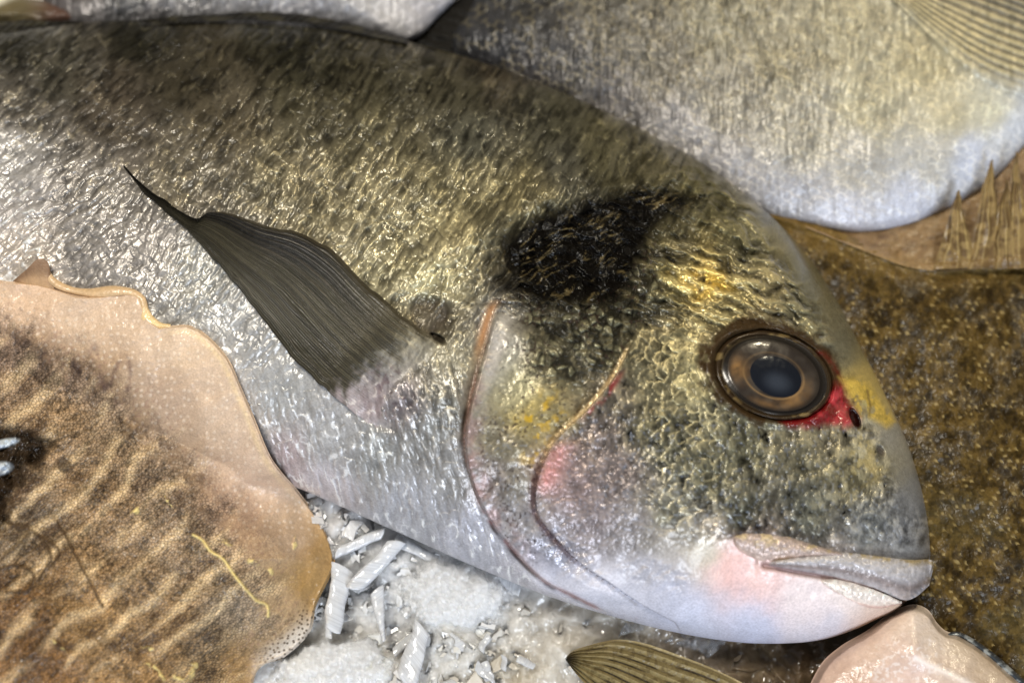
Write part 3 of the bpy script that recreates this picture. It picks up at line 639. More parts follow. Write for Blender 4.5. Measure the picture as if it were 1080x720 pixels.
def iris_paint(x, y, r_, th):
    f = fbm(x / 9, y / 5, 301, 3)
    C = lerp(lin((62, 56, 50)), lin((44, 38, 34)), sstep(.3, .7, fbm(x / 14, y / 10, 302, 2)))
    au = np.maximum(np.exp(-(ell(x, y, 776, 388, 11, 13, -20)) ** 2), np.maximum(np.exp(-(ell(x, y, 838, 418, 17, 10, -35)) ** 2), .6 * np.exp(-(ell(x, y, 806, 426, 20, 5, 12)) ** 2)))
    C = lerp(C, lin((150, 112, 66)), np.minimum(au, 1) * (.1 + 1.0 * fbm(x / 7, y / 6, 303, 3)) * .8)
    C = lerp(C, lin((150, 120, 80)), np.exp(-((r_ - 0.655) / 0.025) ** 2) * 0.5 * (.3 + .7 * sstep(-.6, .6, np.sin(th) + .5 * np.cos(th))))
    return lerp(C, lin((40, 34, 28)), sstep(.86, 1.0, r_) * .8)
def pupil_paint(x, y, r_, th):
    return lerp(lin((22, 25, 32)), lin((48, 53, 62)), sstep(1.0, 0.1, ell(x, y, 820, 403, 22, 15, 19)))
eye = disc('eye', EYE[0], EYE[1], EYE[2], EYE[3], EYE[4], lambda x, y, r_: slope(x, y) * 0.6 + ez - 5 + 8 * np.sqrt(np.clip(1 - (r_ * .985) ** 4, 0, 1)), 0, eye_paint, bream)
disc('iris', 816, 396, 50, 35.5, 20, lambda x, y, r_: slope(x, y) * 0.6 + ez + 1.9 + 2.6 * np.sqrt(np.clip(1 - (r_ * .98) ** 4, 0, 1)), 0, iris_paint, eye)
disc('pupil', 818, 397, 30.5, 22, 24, lambda x, y, r_: slope(x, y) * 0.6 + ez + 3.0 + 2.4 * np.sqrt(np.clip(1 - (r_ * .98) ** 4, 0, 1)), 0, pupil_paint, eye, shine=.18)
disc('eyelid', EYE[0], EYE[1], EYE[2] * 1.08, EYE[3] * 1.09, EYE[4], lambda x, y, r_: slope(x, y) * 0.8 + ez - 5 + 6.5 * np.sin(np.pi * np.clip((r_ - 0.86) / 0.14, 0, 1)) ** 0.6, 0,
     lambda x, y, r_, th: lerp(lin((50, 38, 24)), lin((112, 94, 60)), sstep(0.55, 0.75, fbm(x / 12, y / 6, 305, 3))), eye, nr=16, r0=0.86)

# ================================================================== generic lying fish bodies (closed contour)
def fan_body(name, parent, contour, centre, zeq, T, Tu, paint, mat, nu=900, nr=330, pw=2.3, zfun=None, ex=.55, dist=None):
    P = list(contour); Q = curve(P[-3:] + P + P[:4], 6000)
    # keep one full turn of the closed curve
    k0 = int(np.argmin(np.hypot(*(Q[:2500] - np.array(P[0])).T))); k1 = 3000 + int(np.argmin(np.hypot(*(Q[3000:] - np.array(P[0])).T)))
    Q = Q[k0:k1]; Q = Q[np.linspace(0, len(Q) - 1, nu, endpoint=False).astype(int)]
    rr = np.linspace(0, 1, nr) ** 0.85
    x = centre[0] + (Q[:, None, 0] - centre[0]) * rr; y = centre[1] + (Q[:, None, 1] - centre[1]) * rr
    z = zeq + T * (1 - np.repeat(rr[None], nu, 0) ** pw) ** ex
    if dist:
        acc = 0
        for (qx_, qy_) in Q[::10]: acc = acc + ((x - qx_) ** 2 + (y - qy_) ** 2 + 4.0) ** -1.0
        ds = np.clip(acc ** -.5 * math.sqrt(len(Q[::10])) / dist, 0, 1)
        z = zeq + T * np.sin(ds * math.pi / 2) ** .6 * (1 - sstep(.93, 1.0, rr)[None, :] * .9)
    if zfun is not None: z = z + zfun(x, y)
    C, A, dz = paint(x, y)
    ed = sstep(1.0, 0.96, rr)[None, :]
    zt = z + dz * (0.3 + .7 * ed)
    r2 = np.cos(np.linspace(0, math.pi / 2, 10)[1:])
    xu = centre[0] + (Q[:, None, 0] - centre[0]) * r2; yu = centre[1] + (Q[:, None, 1] - centre[1]) * r2
    zu = z[:, -1:] - Tu * np.sqrt(1 - r2 ** 2)[None]
    xx = np.concatenate([x, xu], 1); yy = np.concatenate([y, yu], 1); zz = np.concatenate([zt, zu], 1)
    o = grid(name, xx, yy, zz, mat, parent, np.concatenate([C, rep(C[:, -1:], 9)], 1), np.concatenate([A, rep(A[:, -1:], 9)], 1), wrap=True)
    return raster(x, y, zt)

# ---- second bream, behind on the right
T2 = [(480, 30, (54, 54, 56)), (520, 40, (58, 58, 62)), (560, 20, (70, 68, 66)), (560, 80, (72, 68, 68)), (600, 60, (84, 80, 76)), (640, 20, (104, 98, 84)), (650, 110, (108, 102, 98)), (700, 60, (118, 110, 92)), (720, 150, (160, 154, 150)),
      (760, 20, (138, 130, 102)), (770, 100, (150, 142, 122)), (760, 190, (172, 166, 164)), (820, 60, (156, 146, 114)), (850, 140, (170, 162, 140)), (830, 210, (178, 176, 182)), (900, 30, (170, 160, 124)), (920, 110, (184, 174, 136)), (900, 180, (186, 180, 168)), (890, 230, (204, 204, 216)),
      (980, 70, (186, 172, 124)), (1000, 120, (204, 192, 150)), (980, 170, (196, 192, 182)), (960, 220, (206, 210, 228)), (1040, 120, (216, 208, 172)), (1030, 170, (206, 214, 236)), (1070, 140, (214, 220, 232)), (1060, 30, (150, 138, 100)), (700, -60, (120, 112, 90)), (1000, -60, (150, 140, 100)), (1160, 60, (180, 172, 150)), (500, -60, (60, 58, 56))]
def silver_paint(tones, seed, sx, sy, ang, gold):
    def f(x, y):
        c, s_ = math.cos(ang), math.sin(ang); s = x * c + y * s_; t = -x * s_ + y * c
        wx = (fbm(x / 30, y / 30, seed) - .5) * 24; wy = (fbm(x / 30, y / 30, seed + 1) - .5) * 24
        C = idw(x + wx, y + wy, tones)
        ramp, rim, idn, lt = scales(s / sx + wx / 26, t / sy + wy / 26, seed)
        edge = sstep(0.7, 0.97, rim) * sstep(-0.1, .35, ramp)
        streak = fbm(s / 4.5, t / 15, seed + 4, 3)
        am = 1 - .75 * sstep(.25, .55, C.mean(-1)); C = lerp(C, C.mean(-1, keepdims=True), .3)
        C = C * .9 * (0.88 + 0.30 * (idn - .4) * am + 0.85 * am * (streak - .5))[..., None]
        C = lerp(C, np.minimum(C * 1.45 + lin(gold) * 0.16, .85), edge * sstep(0.4, .65, vn(s / 8, t / 8, seed + 5)) * .7)
        C = lerp(C, C * .5, sstep(.56, .74, fbm(s / 6, t / 14, seed + 6)) * .6 * am)
        dz = (ramp * .5 + .5) * 1.8 + (idn - .5) * lt * 2.0 * am + (streak - .5) * (1.2 + 3 * am) + (fbm(x / 40, y / 40, seed + 8) - .5) * 10
        A = fin3(x.shape, 0.36, 0.3, 0.9); A[..., 0] += 0.14 * idn; A[..., 1] *= .3 + .7 * am
        return C, A, dz
    return f
bream2 = thing('silver_bream', 'silver and gold bream behind, its pale belly towards the brown flatfish at the upper right', 'fish', at(800, 0, -20))
Rb2 = fan_body('body', bream2, [(1085, 148), (1045, 192), (1000, 219), (955, 237), (905, 245), (860, 240), (790, 226), (700, 190), (600, 130), (520, 88), (474, 48), (492, 12), (530, -50), (640, -150), (820, -190), (1010, -170), (1150, -90), (1170, 20), (1135, 95)],
               (830, -20), 12, 66, 50, silver_paint(T2, 401, 9.5, 9.0, math.pi, (226, 205, 140)), M_back, 1100, 340)
def on2(x, y): return bil(Rb2, x, y)
# its pectoral fin, root off to the upper right
x, y, a, b = strip([(925, -14), (960, 12), (1000, 24), (1050, 34), (1110, 44), (1190, 60)], [(930, -22), (975, -18), (1020, -40), (1080, -60), (1140, -70), (1200, -60)], 300, 200)
x, y, a, b = strip([(900, -30), (945, 8), (985, 50), (1025, 84), (1065, 104), (1110, 116), (1180, 122)], [(905, -36), (960, -30), (1020, -20), (1070, -6), (1110, 10), (1150, 26), (1190, 40)], 300, 260)
ray = np.abs(((b * 12 + .9 * vn(a * 2.5, b * 5, 2)) % 1) - .5) * 2; ray2 = np.abs(((b * 47 + .8 * vn(a * 4, b * 9, 5)) % 1) - .5) * 2
zf = np.maximum(on2(x, y), 30) + 2 + (ray * 1.6 + ray2 * .8) * sstep(.02, .3, b) - 5 * sstep(0.1, 0, a) - 5 * sstep(.10, 0, b) + 3 * np.sin(np.pi * b)
dk = sstep(0.45, 1.0, b) * 0.7
Cf = lerp(lerp(lin((168, 156, 122)), lin((72, 64, 52)), sstep(.5, .15, ray) * .7), lin((66, 64, 64)), dk)
Cf = lerp(Cf, lin((206, 190, 140)), sstep(.72, .95, ray) * .7 * (1 - dk * .5)); Cf = Cf * (.75 + .5 * fbm(x / 4, y / 4, 9))[..., None]; Cf = lerp(silver_paint(T2, 401, 9.5, 9.0, math.pi, (226, 205, 140))(x, y)[0], Cf, sstep(0.0, .38, b + .3 * (fbm(x / 20, y / 9, 45) - .5)) * sstep(0, .12, a))
grid('pectoral_fin', x, y, zf, M_fin, bream2, Cf, fin3(x.shape, .35, .15, .9))
# its dark folded dorsal fin
x, y, a, b = strip([(424, 46), (440, 32), (462, 14), (486, -2), (512, -16), (560, -60)], [(470, 64), (478, 48), (486, 32), (496, 16), (520, -4), (580, -50)], 160, 60)
zf = 8 + 14 * b + 2 * np.abs(((a * 14) % 1) - .5) * 2 + (fbm(x / 14, y / 9, 31) - .5) * 5
Cf = lerp(lin((14, 13, 12)), lin((34, 32, 28)), fbm(x / 16, y / 6, 33))
grid('dorsal_fin', x, y, zf, M_fin, bream2, Cf, fin3(x.shape, .5, 0, .3))

# ---- third fish at the top
T3 = [(60, 12, (92, 84, 84)), (90, 20, (140, 134, 134)), (130, 5, (96, 96, 98)), (150, 15, (126, 122, 122)), (200, 10, (140, 138, 140)), (260, 8, (160, 158, 162)), (320, 8, (172, 170, 176)), (380, 12, (180, 178, 182)), (410, 25, (190, 186, 188)), (450, 5, (186, 182, 188)), (280, -60, (150, 150, 152)), (430, -60, (150, 150, 152))]
fish3 = thing('silver_fish', 'grey silver fish lying behind the bream\'s back along the top edge', 'fish', at(260, -20, -10))
fan_body('body', fish3, [(45, -5), (58, 20), (100, 30), (160, 30), (250, 26), (340, 27), (400, 37), (436, 42), (462, 18), (490, -14), (500, -60), (440, -110), (280, -130), (120, -100), (55, -50)],
         (270, -60), 16, 40, 40, silver_paint(T3, 501, 12, 12, 0.0, (200, 198, 200)), M_back, 700, 160)
x, y, a, b = strip([(-70, -60), (-40, -30), (0, -8), (40, 0), (75, 2)], [(-90, 30), (-40, 32), (0, 30), (40, 29), (82, 26)], 160, 90)
zf = 12 + 22 * np.sin(np.pi * np.clip(b * .8 + .1, 0, 1)) + (fbm(x / 20, y / 8, 34) - .5) * 6
Cf = lerp(lin((98, 88, 64)), lin((88, 66, 56)), sstep(20, 60, x)); Cf = lerp(Cf, lin((224, 218, 200)), sstep(12, 0, y + x * .45 + 2)); Cf = Cf * (.8 + .4 * fbm(x / 9, y / 5, 35))[..., None]
grid('tail_fin', x, y, zf, M_fin, fish3, Cf, fin3(x.shape, .4, .05, .7))

# ================================================================== FLATFISH on the right
def flat_paint(x, y):
    wx = (fbm(x / 30, y / 30, 601) - .5) * 22; wy = (fbm(x / 30, y / 30, 602) - .5) * 22
    a = math.radians(32); c, s_ = math.cos(a), math.sin(a); s = x * c + y * s_; t = -x * s_ + y * c
    ramp, rim, idn, lt = scales(s / 7.4 + wx / 24, t / 7.2 + wy / 24, 611, .3)
    f = fbm(x / 6, y / 6, 603, 3); m = fbm(x / 10, y / 10, 604, 4); big = fbm(x / 60, y / 60, 605, 2)
    C = lerp(lin((60, 46, 22)), lin((108, 86, 47)), sstep(.30, .70, .45 * m + .55 * f))
    C = lerp(C, lin((184, 160, 112)), sstep(.58, .8, idn) * sstep(.55, .2, rim) * .6)
    C = lerp(C, lin((34, 24, 11)), sstep(.54, .68, fbm(x / 9, y / 9, 606, 3)) * .6)
    C = lerp(C, lin((104, 92, 62)), sstep(.5, .7, big) * .35 * sstep(450, 600, y))
    C = lerp(C, lin((160, 128, 74)), sstep(38, 4, np.abs(pdist(x, y, TOPF, False)[0])) * .55)
    C = C * np.array([.66, .67, .60]) * (.8 + .4 * idn)[..., None]
    C = lerp(C, C * .6, sstep(.2, -.2, ramp) * .45)
    dz = (ramp * .5 + .5) * 1.8 + (idn - .5) * lt * 1.6 + (f - .5) * 1.4 + (m - .5) * 2.5 + (fbm(x / 34, y / 34, 609) - .5) * 12
    A = fin3(x.shape, .5, 0.0, 1.0); A[..., 2] = .12 + .45 * sstep(.4, .6, fbm(x / 20, y / 20, 607))
    return C, A, dz
TOPF = [(760, 208), (800, 216), (842, 229), (883, 244), (925, 260), (955, 272), (994, 276), (1050, 270), (1110, 262), (1180, 258)]
flat = thing('flatfish', 'brown speckled flatfish with gold glints lying to the right of the bream\'s snout', 'fish', at(1000, 480, -20))
x, y, a, b = strip(TOPF, [(1000, 800), (1030, 815), (1060, 820), (1090, 822), (1120, 822), (1150, 820), (1180, 815), (1220, 805), (1260, 790)], 520, 620)
Cx, Ax, dz = flat_paint(x, y)
zt = 10 + 34 * np.sin(np.pi * np.clip(b * .9 + .02, 0, 1)) ** .7 + 26 * np.exp(-((pdist(x, y, [(900, 240), (960, 330), (1020, 420), (1090, 560)], False)[0]) / 70) ** 2) * 0.7
zt = zt * sstep(-.06, .05, b) + 12 * np.exp(-((y - np.interp(x, [p[0] for p in TOPF], [p[1] for p in TOPF]) - 6) / 7) ** 2)
ZF = zt + dz
RF = raster(x, y, ZF)
kx = np.linspace(0, 1, 6)[1:]
def skirt(x, y, z, C, A, drop):
    """turn all four sides of a sheet down, so it has a thickness"""
    x = np.pad(x, 1, mode='edge'); y = np.pad(y, 1, mode='edge'); z2 = np.pad(z, 1, mode='edge')
    z2[0, :] -= drop; z2[-1, :] -= drop; z2[1:-1, 0] -= drop; z2[1:-1, -1] -= drop
    return x, y, z2, np.pad(C, ((1, 1), (1, 1), (0, 0)), mode='edge'), np.pad(A, ((1, 1), (1, 1), (0, 0)), mode='edge')
xs_, ys_, zs_, Cs_, As_ = skirt(x, y, ZF, Cx, Ax, 18)
grid('body', xs_, ys_, zs_, M_flat, flat, Cs_, As_)
# fringe fin with free ray tips
x, y, a, b = strip([(850, 226), (890, 240), (940, 230), (985, 212), (1040, 180), (1085, 142), (1130, 100), (1170, 60)],
                   [(850, 240), (890, 256), (925, 270), (960, 282), (1000, 286), (1045, 282), (1100, 276), (1170, 270)], 420, 120)
zf = np.maximum(bil(RF, x, y), 22) * b + (1 - b) * 6 + 3 + (fbm(x / 14, y / 7, 41) - .5) * 5
Cf = lerp(lin((118, 92, 62)), lin((140, 116, 82)), fbm(x / 30, y / 9, 44)); Cf = lerp(Cf, lin((76, 54, 34)), sstep(.5, .75, fbm(x / 26, y / 8, 42, 4)) * .6)
Cf = lerp(Cf, lin((178, 148, 96)), sstep(.72, .98, b) * .5 * fbm(x / 6, y / 6, 46)); Cf = Cf * (.75 + .5 * fbm(x / 5, y / 5, 43))[..., None]
grid('fin', x, y, zf, M_fin, flat, Cf, fin3(x.shape, .4, .0, .9))
for k_, (ax, ay, b0, b1) in enumerate(((1010, 200, 984, 1030), (1046, 168, 1014, 1056), (1060, 190, 1042, 1076), (1072, 160, 1054, 1094), (1092, 172, 1072, 1114))):
    x, y, a, b = strip([(ax, ay), (ax * .55 + b0 * .45 - 1, ay * .5 + 141), (b0, 284)], [(ax + 2, ay + 1), (ax * .6 + b1 * .4 + 3, ay * .5 + 145), (b1, 282)], 120, 50)
    x = x + (fbm(y / 22, y * 0 + k_, 48) - .5) * 8 * (1 - a)
    st_ = np.abs(((b * 3.2 + .4 * vn(a * 6, b * 4, k_)) % 1) - .5) * 2
    zf = np.maximum(bil(RF, x, y), 22) * a + (1 - a) * 40 + 5 + 7 * np.sin(np.pi * a) + 5 * np.sin(np.pi * b) + 2 * st_
    Cf = lerp(lin((132, 110, 70)), lin((92, 72, 44)), sstep(.42, .66, fbm(x / 9, y / 7, 49 + k_, 3))); Cf = lerp(Cf, lin((196, 172, 112)), sstep(.7, .95, st_) * .6 * fbm(x / 5, y / 5, 50)[..., ] )
    Cf = lerp(Cf, lin((110, 86, 54)), sstep(.7, 1, a) * .5)
    grid('fin_ray', x, y, zf, M_fin, flat, Cf, fin3(x.shape, .35, .0, 1))

# ================================================================== CUTTLEFISH on the left
OUT = [(-110, 268), (-60, 286), (0, 296), (22, 297), (42, 299), (60, 304), (84, 312), (112, 311), (140, 306), (150, 316), (154, 332), (166, 344), (184, 343), (200, 343), (218, 353), (240, 377), (254, 407), (267, 437), (283, 476), (296, 496), (315, 518), (341, 555), (353, 588), (349, 606), (334, 637), (327, 666), (301, 692), (278, 701), (268, 716), (262, 760), (250, 810)]
INN = [(-120, 300), (-110, 420), (-95, 560), (-70, 700), (-40, 830)]
O = curve(OUT, 1150); I_ = curve(INN, 1150); nv_ = 520
v = np.linspace(0, 1, nv_) ** 1.12
x = O[:, None, 0] * (1 - v) + I_[:, None, 0] * v; y = O[:, None, 1] * (1 - v) + I_[:, None, 1] * v
dO = pdist(x[:, ::1], y[:, ::1], O[::18], False)[0]
MAR = [(-60, 318), (0, 335), (50, 362), (100, 388), (135, 420), (175, 462), (215, 512), (255, 565), (285, 610), (285, 650), (262, 690), (250, 760)]
dm, _ = pdist(x, y, curve(MAR, 60))                                       # positive = mantle side
wx = (fbm(x / 22, y / 22, 701) - .5) * 34
mant = sstep(-34, 34, dm + wx * 1.6 + (fbm(x / 7, y / 7, 702, 3) - .5) * 40)
a = math.radians(-43); c, s_ = math.cos(a), math.sin(a)
al = x * c + y * s_; ac = -x * s_ + y * c                                  # along / across the stripes
wob = (fbm(x / 70, y / 70, 703, 3) - .5) * 46 + (fbm(x / 14, y / 14, 704) - .5) * 8
ph = (ac + wob) / 33.0
rdg = np.abs((ph % 1) - .5) * 2; rid_ = sstep(.35, 1.0, rdg) * sstep(.28, .55, fbm(al / 50, ac / 28, 705))
fur = fbm(al / 7 + wx / 9, ac / 2.4, 706, 3); fur2 = fbm(x / 2.6, y / 2.6, 707, 2)
TC = [(20, 320, (206, 172, 140)), (90, 340, (194, 166, 138)), (200, 370, (200, 174, 146)), (240, 430, (198, 172, 146)), (180, 410, (184, 158, 134)), (270, 500, (204, 176, 150)), (250, 530, (186, 156, 130)), (310, 560, (190, 162, 132)), (340, 580, (166, 132, 84)), (325, 620, (158, 124, 74)), (300, 640, (184, 156, 120)),
      (20, 370, (160, 130, 102)), (80, 400, (154, 126, 98)), (60, 440, (172, 138, 96)), (120, 470, (172, 142, 106)), (100, 520, (168, 134, 92)), (170, 510, (158, 132, 104)), (200, 580, (160, 132, 98)), (60, 600, (158, 122, 76)), (20, 640, (128, 90, 44)), (100, 660, (166, 128, 76)), (180, 650, (164, 130, 86)), (40, 700, (140, 98, 46)), (150, 710, (170, 130, 76)), (240, 640, (162, 136, 102)), (230, 700, (164, 130, 84)), (20, 520, (146, 120, 90)), (30, 560, (146, 122, 92)), (-60, 500, (130, 96, 56))]
Cc = idw(x + wx * .6, y + wx * .4, TC)
Cm = Cc * (.30 + 1.0 * fur + .7 * (fur2 - .5))[..., None]; Cm = lerp(Cm, Cm * .4, sstep(.52, .62, fbm(x / 3.2, y / 3.2, 741, 3)) * sstep(.35, .6, fbm(x / 26, y / 26, 742)) * .8)
Cm = lerp(Cm, lin((214, 184, 134)) * (.6 + .8 * fur)[..., None], rid_ * .5)
Cm = lerp(Cm, lin((62, 42, 26)), sstep(.52, .68, fbm(x / 34, y / 24, 708, 4)) * sstep(.4, .6, fur) * .75 * (1 - rid_))
Cm = lerp(Cm, lin((60, 44, 40)), np.exp(-((dm - 10 + wx * .5) / 16) ** 2) * sstep(.44, .6, fbm(x / 9, y / 9, 709, 3)) * sstep(620, 500, y) * .8)
# pale skirt with a lattice of white dots
f1, f2, wid, _, _ = worley(x / 8.5 + wx / 40, y / 8.5 - wx / 50, 711, .6)
Cp = lerp(Cc, lin((222, 196, 172)), .3 * sstep(60, 20, dO) * sstep(560, 500, y)) * (.9 + .2 * fbm(x / 12, y / 12, 712))[..., None]
Cp = lerp(Cp, lin((228, 208, 184)), sstep(.30, .10, f1) * .5 * sstep(2, 14, dO) * sstep(.25, .5, fbm(x / 15, y / 15, 718)) * sstep(610, 540, y))
Cp = lerp(Cp, lin((150, 118, 100)), sstep(.60, .74, fbm(x / 2.6, y / 2.6, 713, 2)) * sstep(-50, -2, dm) * .5)
Cp = lerp(Cp, lin((232, 204, 158)), np.exp(-((dO - 7) / 3.0) ** 2) * sstep(160, 200, x) * sstep(560, 480, y) * .5)
dots = sstep(.30, .18, worley(x / 5.2, y / 5.2, 717, .8)[0]) * sstep(625, 655, y) * sstep(30, 12, dO) * sstep(255, 290, x)
Cp = lerp(Cp, lin((214, 204, 190)), sstep(640, 670, y) * sstep(26, 6, dO) * sstep(255, 290, x) * .8); Cp = lerp(Cp, lin((70, 52, 30)), dots * .85)
ret = worley(x / 3.4 + wx / 30, y / 3.0, 761, .95); Cm = Cm * 1.12 * ((.45 + .75 * sstep(.0, .40, ret[1] - ret[0])) * (.76 + .24 * rid_ + .7 * (fbm(x / 26, y / 20, 763, 3) - .44)))[..., None]
Cm = lerp(Cm, Cm.mean(-1, keepdims=True), .15)
Cc2 = lerp(Cp, Cm, mant)
Cc2 = lerp(Cc2, lin((96, 74, 68)), np.maximum(np.exp(-((ell(x, y, 128, 400, 9, 22, 10) - 1) / .22) ** 2), np.exp(-(pdist(x, y, [(100, 366), (103, 395), (112, 412)], False)[0] / 4) ** 2)) * .55 * sstep(.3, .6, fbm(x / 6, y / 6, 719)))
# dark torn hollow at the left edge, veins, pale threads
hol = pmask(x + wx * .6, y + wx * .5, [(-60, 440), (0, 450), (30, 455), (54, 462), (46, 480), (30, 495), (22, 515), (8, 530), (14, 555), (0, 560), (-60, 540)], 8)
Cc2 = lerp(Cc2, lin((44, 34, 24)) * (.2 + 1.8 * fbm(x / 7, y / 7, 721, 3))[..., None], hol * sstep(.30, .5, .5 * hol + .5 * fbm(x / 10, y / 10, 722)))
hol_glint = np.maximum(sstep(1.1, .6, ell(x, y, 2, 468, 20, 5.5, -14)), sstep(1.1, .6, ell(x, y, 0, 494, 15, 8, -10)))
Cc2 = lerp(Cc2, lin((186, 194, 202)), hol_glint)  # glassy wet highlights in the hollow, painted as pale colour
sp2 = sstep(1.2, .6, ell(x + wx * .2, y, 69, 490, 11, 9, 30)); Cc2 = lerp(Cc2, lin((42, 28, 18)), sp2 * .8)
vein = np.zeros_like(x)
for P_, w_ in (([(14, 530), (10, 548), (22, 556), (32, 558), (18, 575), (0, 590)], 3.0), ([(60, 552), (72, 572), (84, 592), (92, 610), (110, 640)], 1.6), ([(34, 560), (60, 580), (50, 600)], 2.0), ([(0, 600), (18, 596), (34, 604), (30, 622), (8, 624)], 1.8), ([(46, 566), (52, 590), (38, 612)], 1.8)):
    vein = np.maximum(vein, np.exp(-(pdist(x + wx * .2, y, curve(P_, 20), False)[0] / w_) ** 2))
Cc2 = lerp(Cc2, lin((62, 46, 30)), vein * .8)
thr = np.exp(-(pdist(x + wx * .08, y + wx * .08, curve([(204, 564), (214, 570), (222, 581), (236, 590), (247, 606), (262, 624), (272, 634), (281, 637), (283, 650)], 30), False)[0] / 1.5) ** 2)
fl = np.zeros_like(x)
for (fx_, fy_, A_, B_, r_) in ((142, 538, 6, 3, -40), (177, 528, 8, 1.6, 55), (62, 680, 10, 2, 40), (240, 573, 6, 3, 40), (267, 593, 7, 3, 15), (285, 602, 6, 3, 50), (310, 572, 3, 7, 10), (162, 703, 9, 2, 25), (170, 712, 7, 2, 60), (200, 708, 10, 4, -60), (155, 682, 7, 2, 10), (188, 714, 9, 2.4, 20), (205, 700, 4, 4, 0)):
    fl = np.maximum(fl, sstep(1.3, .3, ell(x + wx * .25 + (fur2 - .5) * 4, y + wx * .2 + (fur - .5) * 4, fx_, fy_, A_, B_, r_)))
Cc2 = lerp(Cc2, lin((238, 214, 140)), np.maximum(thr * .8, fl * sstep(.3, .6, fbm(x / 5, y / 5, 751)) * .8))
# relief: skirt lies on the bream and slips down to the ice, mantle bulges
RB = np.where(R1s < -900, 14, np.maximum(R1s, 14))
def box(Q, f):
    P = np.pad(Q, 1, mode='edge'); return f([P[j:j + Q.shape[0], i:i + Q.shape[1]] for j in (0, 1, 2) for i in (0, 1, 2)], axis=0)
for _ in range(3): RB = box(RB, np.max)
for _ in range(9): RB = box(RB, np.mean)
base = np.maximum(bil(RB, x, y), bil(np.where(R1s < -900, 14, R1s), x, y) * (over0 := sstep(540, 460, y - 0.15 * (300 - x))))
lay = base + 6
over = sstep(560, 470, y - 0.15 * (300 - x))                                # 1 where the skirt rests on the bream
ztar = 78 + 60 * sstep(-120, 260, dm) + 10 * sstep(0, 120, dO)
edgez = lerp(22 + 10 * sstep(0, 25, dO), lay, over)
zc = lerp(edgez, np.maximum(ztar, edgez * over), sstep(2, 95, dO)) + (fbm(x / 36, y / 36, 735, 3) - .5) * 9
zc = np.maximum(zc, np.where(base > 20, base + 5, 0) * sstep(.1, .8, over))
frill = 6 * np.sin(O[:, 1:2] * 0 + np.linspace(0, 60, len(O))[:, None]) * np.exp(-dO / 12) * .5
zc = zc + frill + mant * ((fur - .5) * 3.0 + rid_ * 1.2 + (fur2 - .5) * 2) + (1 - mant) * (sstep(.26, .1, f1) * 0.4 + (fbm(x / 24, y / 24, 731) - .5) * 7)
zc = zc - hol * 9 + hol * (fbm(x / 9, y / 9, 732, 3) - .5) * 22 + hol_glint * 4 + vein * 2 + np.maximum(thr, fl) * 2.2
zc = zc - 7 * sstep(3, 0, dO)
Ac = fin3(x.shape, .5, 0, .8); Ac[..., 0] = lerp(.42, .55, mant); Ac[..., 0] = lerp(Ac[..., 0], .12, np.maximum(hol, hol_glint)); Ac[..., 2] = .25 + .5 * sstep(.4, .65, fbm(x / 26, y / 26, 733))
cut = thing('cuttlefish', 'tan cuttlefish with golden zebra stripes and a pale dotted skirt at the lower left', 'cuttlefish', at(120, 560, 0))
fr = dm < -2
xs_, ys_, zs_, Cs_, As_ = skirt(x, y, zc, Cc2, Ac, 12)
# cut the sheet into mantle and skirt along the margin (they share the seam)
V = at(xs_, ys_, zs_); nu_, nv2 = xs_.shape; Fq = gfaces(nu_, nv2)
aa, bb, cc, dd = (V.reshape(-1, 3)[Fq[:, k]] for k in range(4))
if np.cross(cc - aa, dd - bb)[:, 2].sum() < 0: Fq = Fq[:, ::-1]
dmp = np.pad(dm, 1, mode='edge').reshape(-1)[Fq].mean(1)
def sub(name, sel):
    f = Fq[sel]; ids, inv = np.unique(f, return_inverse=True)
    return mesh_from(name, V.reshape(-1, 3)[ids], inv.reshape(f.shape), M_cut, cut, Cs_.reshape(-1, 3)[ids], As_.reshape(-1, 3)[ids])
sub('mantle', dmp >= 0); sub('fin_skirt', dmp < 0)
# curled rim of the skirt where it folds on the bream
def rope(name, pts, rad, zoff, tone, parent, mat, n=160, m=20, zf=None):
    P = curve(pts, n); th = np.linspace(0, 2 * np.pi, m, endpoint=False)
    T = np.gradient(P, axis=0); T /= np.linalg.norm(T, axis=1, keepdims=True) + 1e-9; N = np.stack([-T[:, 1], T[:, 0]], -1)
    k = np.linspace(0, 1, n); rr = np.array([rad(t) for t in k])[:, None]
    x = P[:, :1] + N[:, :1] * np.cos(th) * rr; y = P[:, 1:] + N[:, 1:] * np.cos(th) * rr
    z = np.repeat(ons(P[:, 0], P[:, 1])[:, None] + zoff, m, 1) + np.sin(th) * rr * .8
    C = tone(x, y) * (.85 + .3 * fbm(x / 5, y / 5, 51))[..., None]
    V = at(x, y, z); Fq = np.concatenate([np.stack([np.arange(n - 1)[:, None] * m + np.arange(m), np.arange(n - 1)[:, None] * m + (np.arange(m) + 1) % m, np.arange(1, n)[:, None] * m + (np.arange(m) + 1) % m, np.arange(1, n)[:, None] * m + np.arange(m)], -1).reshape(-1, 4)])
    return mesh_from(name, V, Fq, mat, parent, C, fin3(x.shape, .35, 0, .9))
rope('curled_edge', [(49, 279), (51, 290), (59, 299), (76, 306), (98, 309), (120, 307), (138, 308), (149, 315), (152, 326), (156, 337), (166, 343), (180, 344)], lambda t: 2.0 + 4.2 * math.sin(math.pi * min(1, t)) ** .6 * (.75 + .25 * math.sin(t * 17)) + (2.4 if .78 < t < .95 else 0) * math.sin(math.pi * (t - .78) / .17 if .78 < t < .95 else 0), 4,
     lambda x, y: lerp(lin((200, 168, 128)), lin((226, 196, 144)), sstep(318, 335, y)), cut, M_flesh)
x, y, a, b = strip([(14, 296), (28, 284), (40, 273), (50, 276), (54, 290)], [(10, 302), (26, 302), (40, 304), (50, 306), (58, 308)], 80, 40)
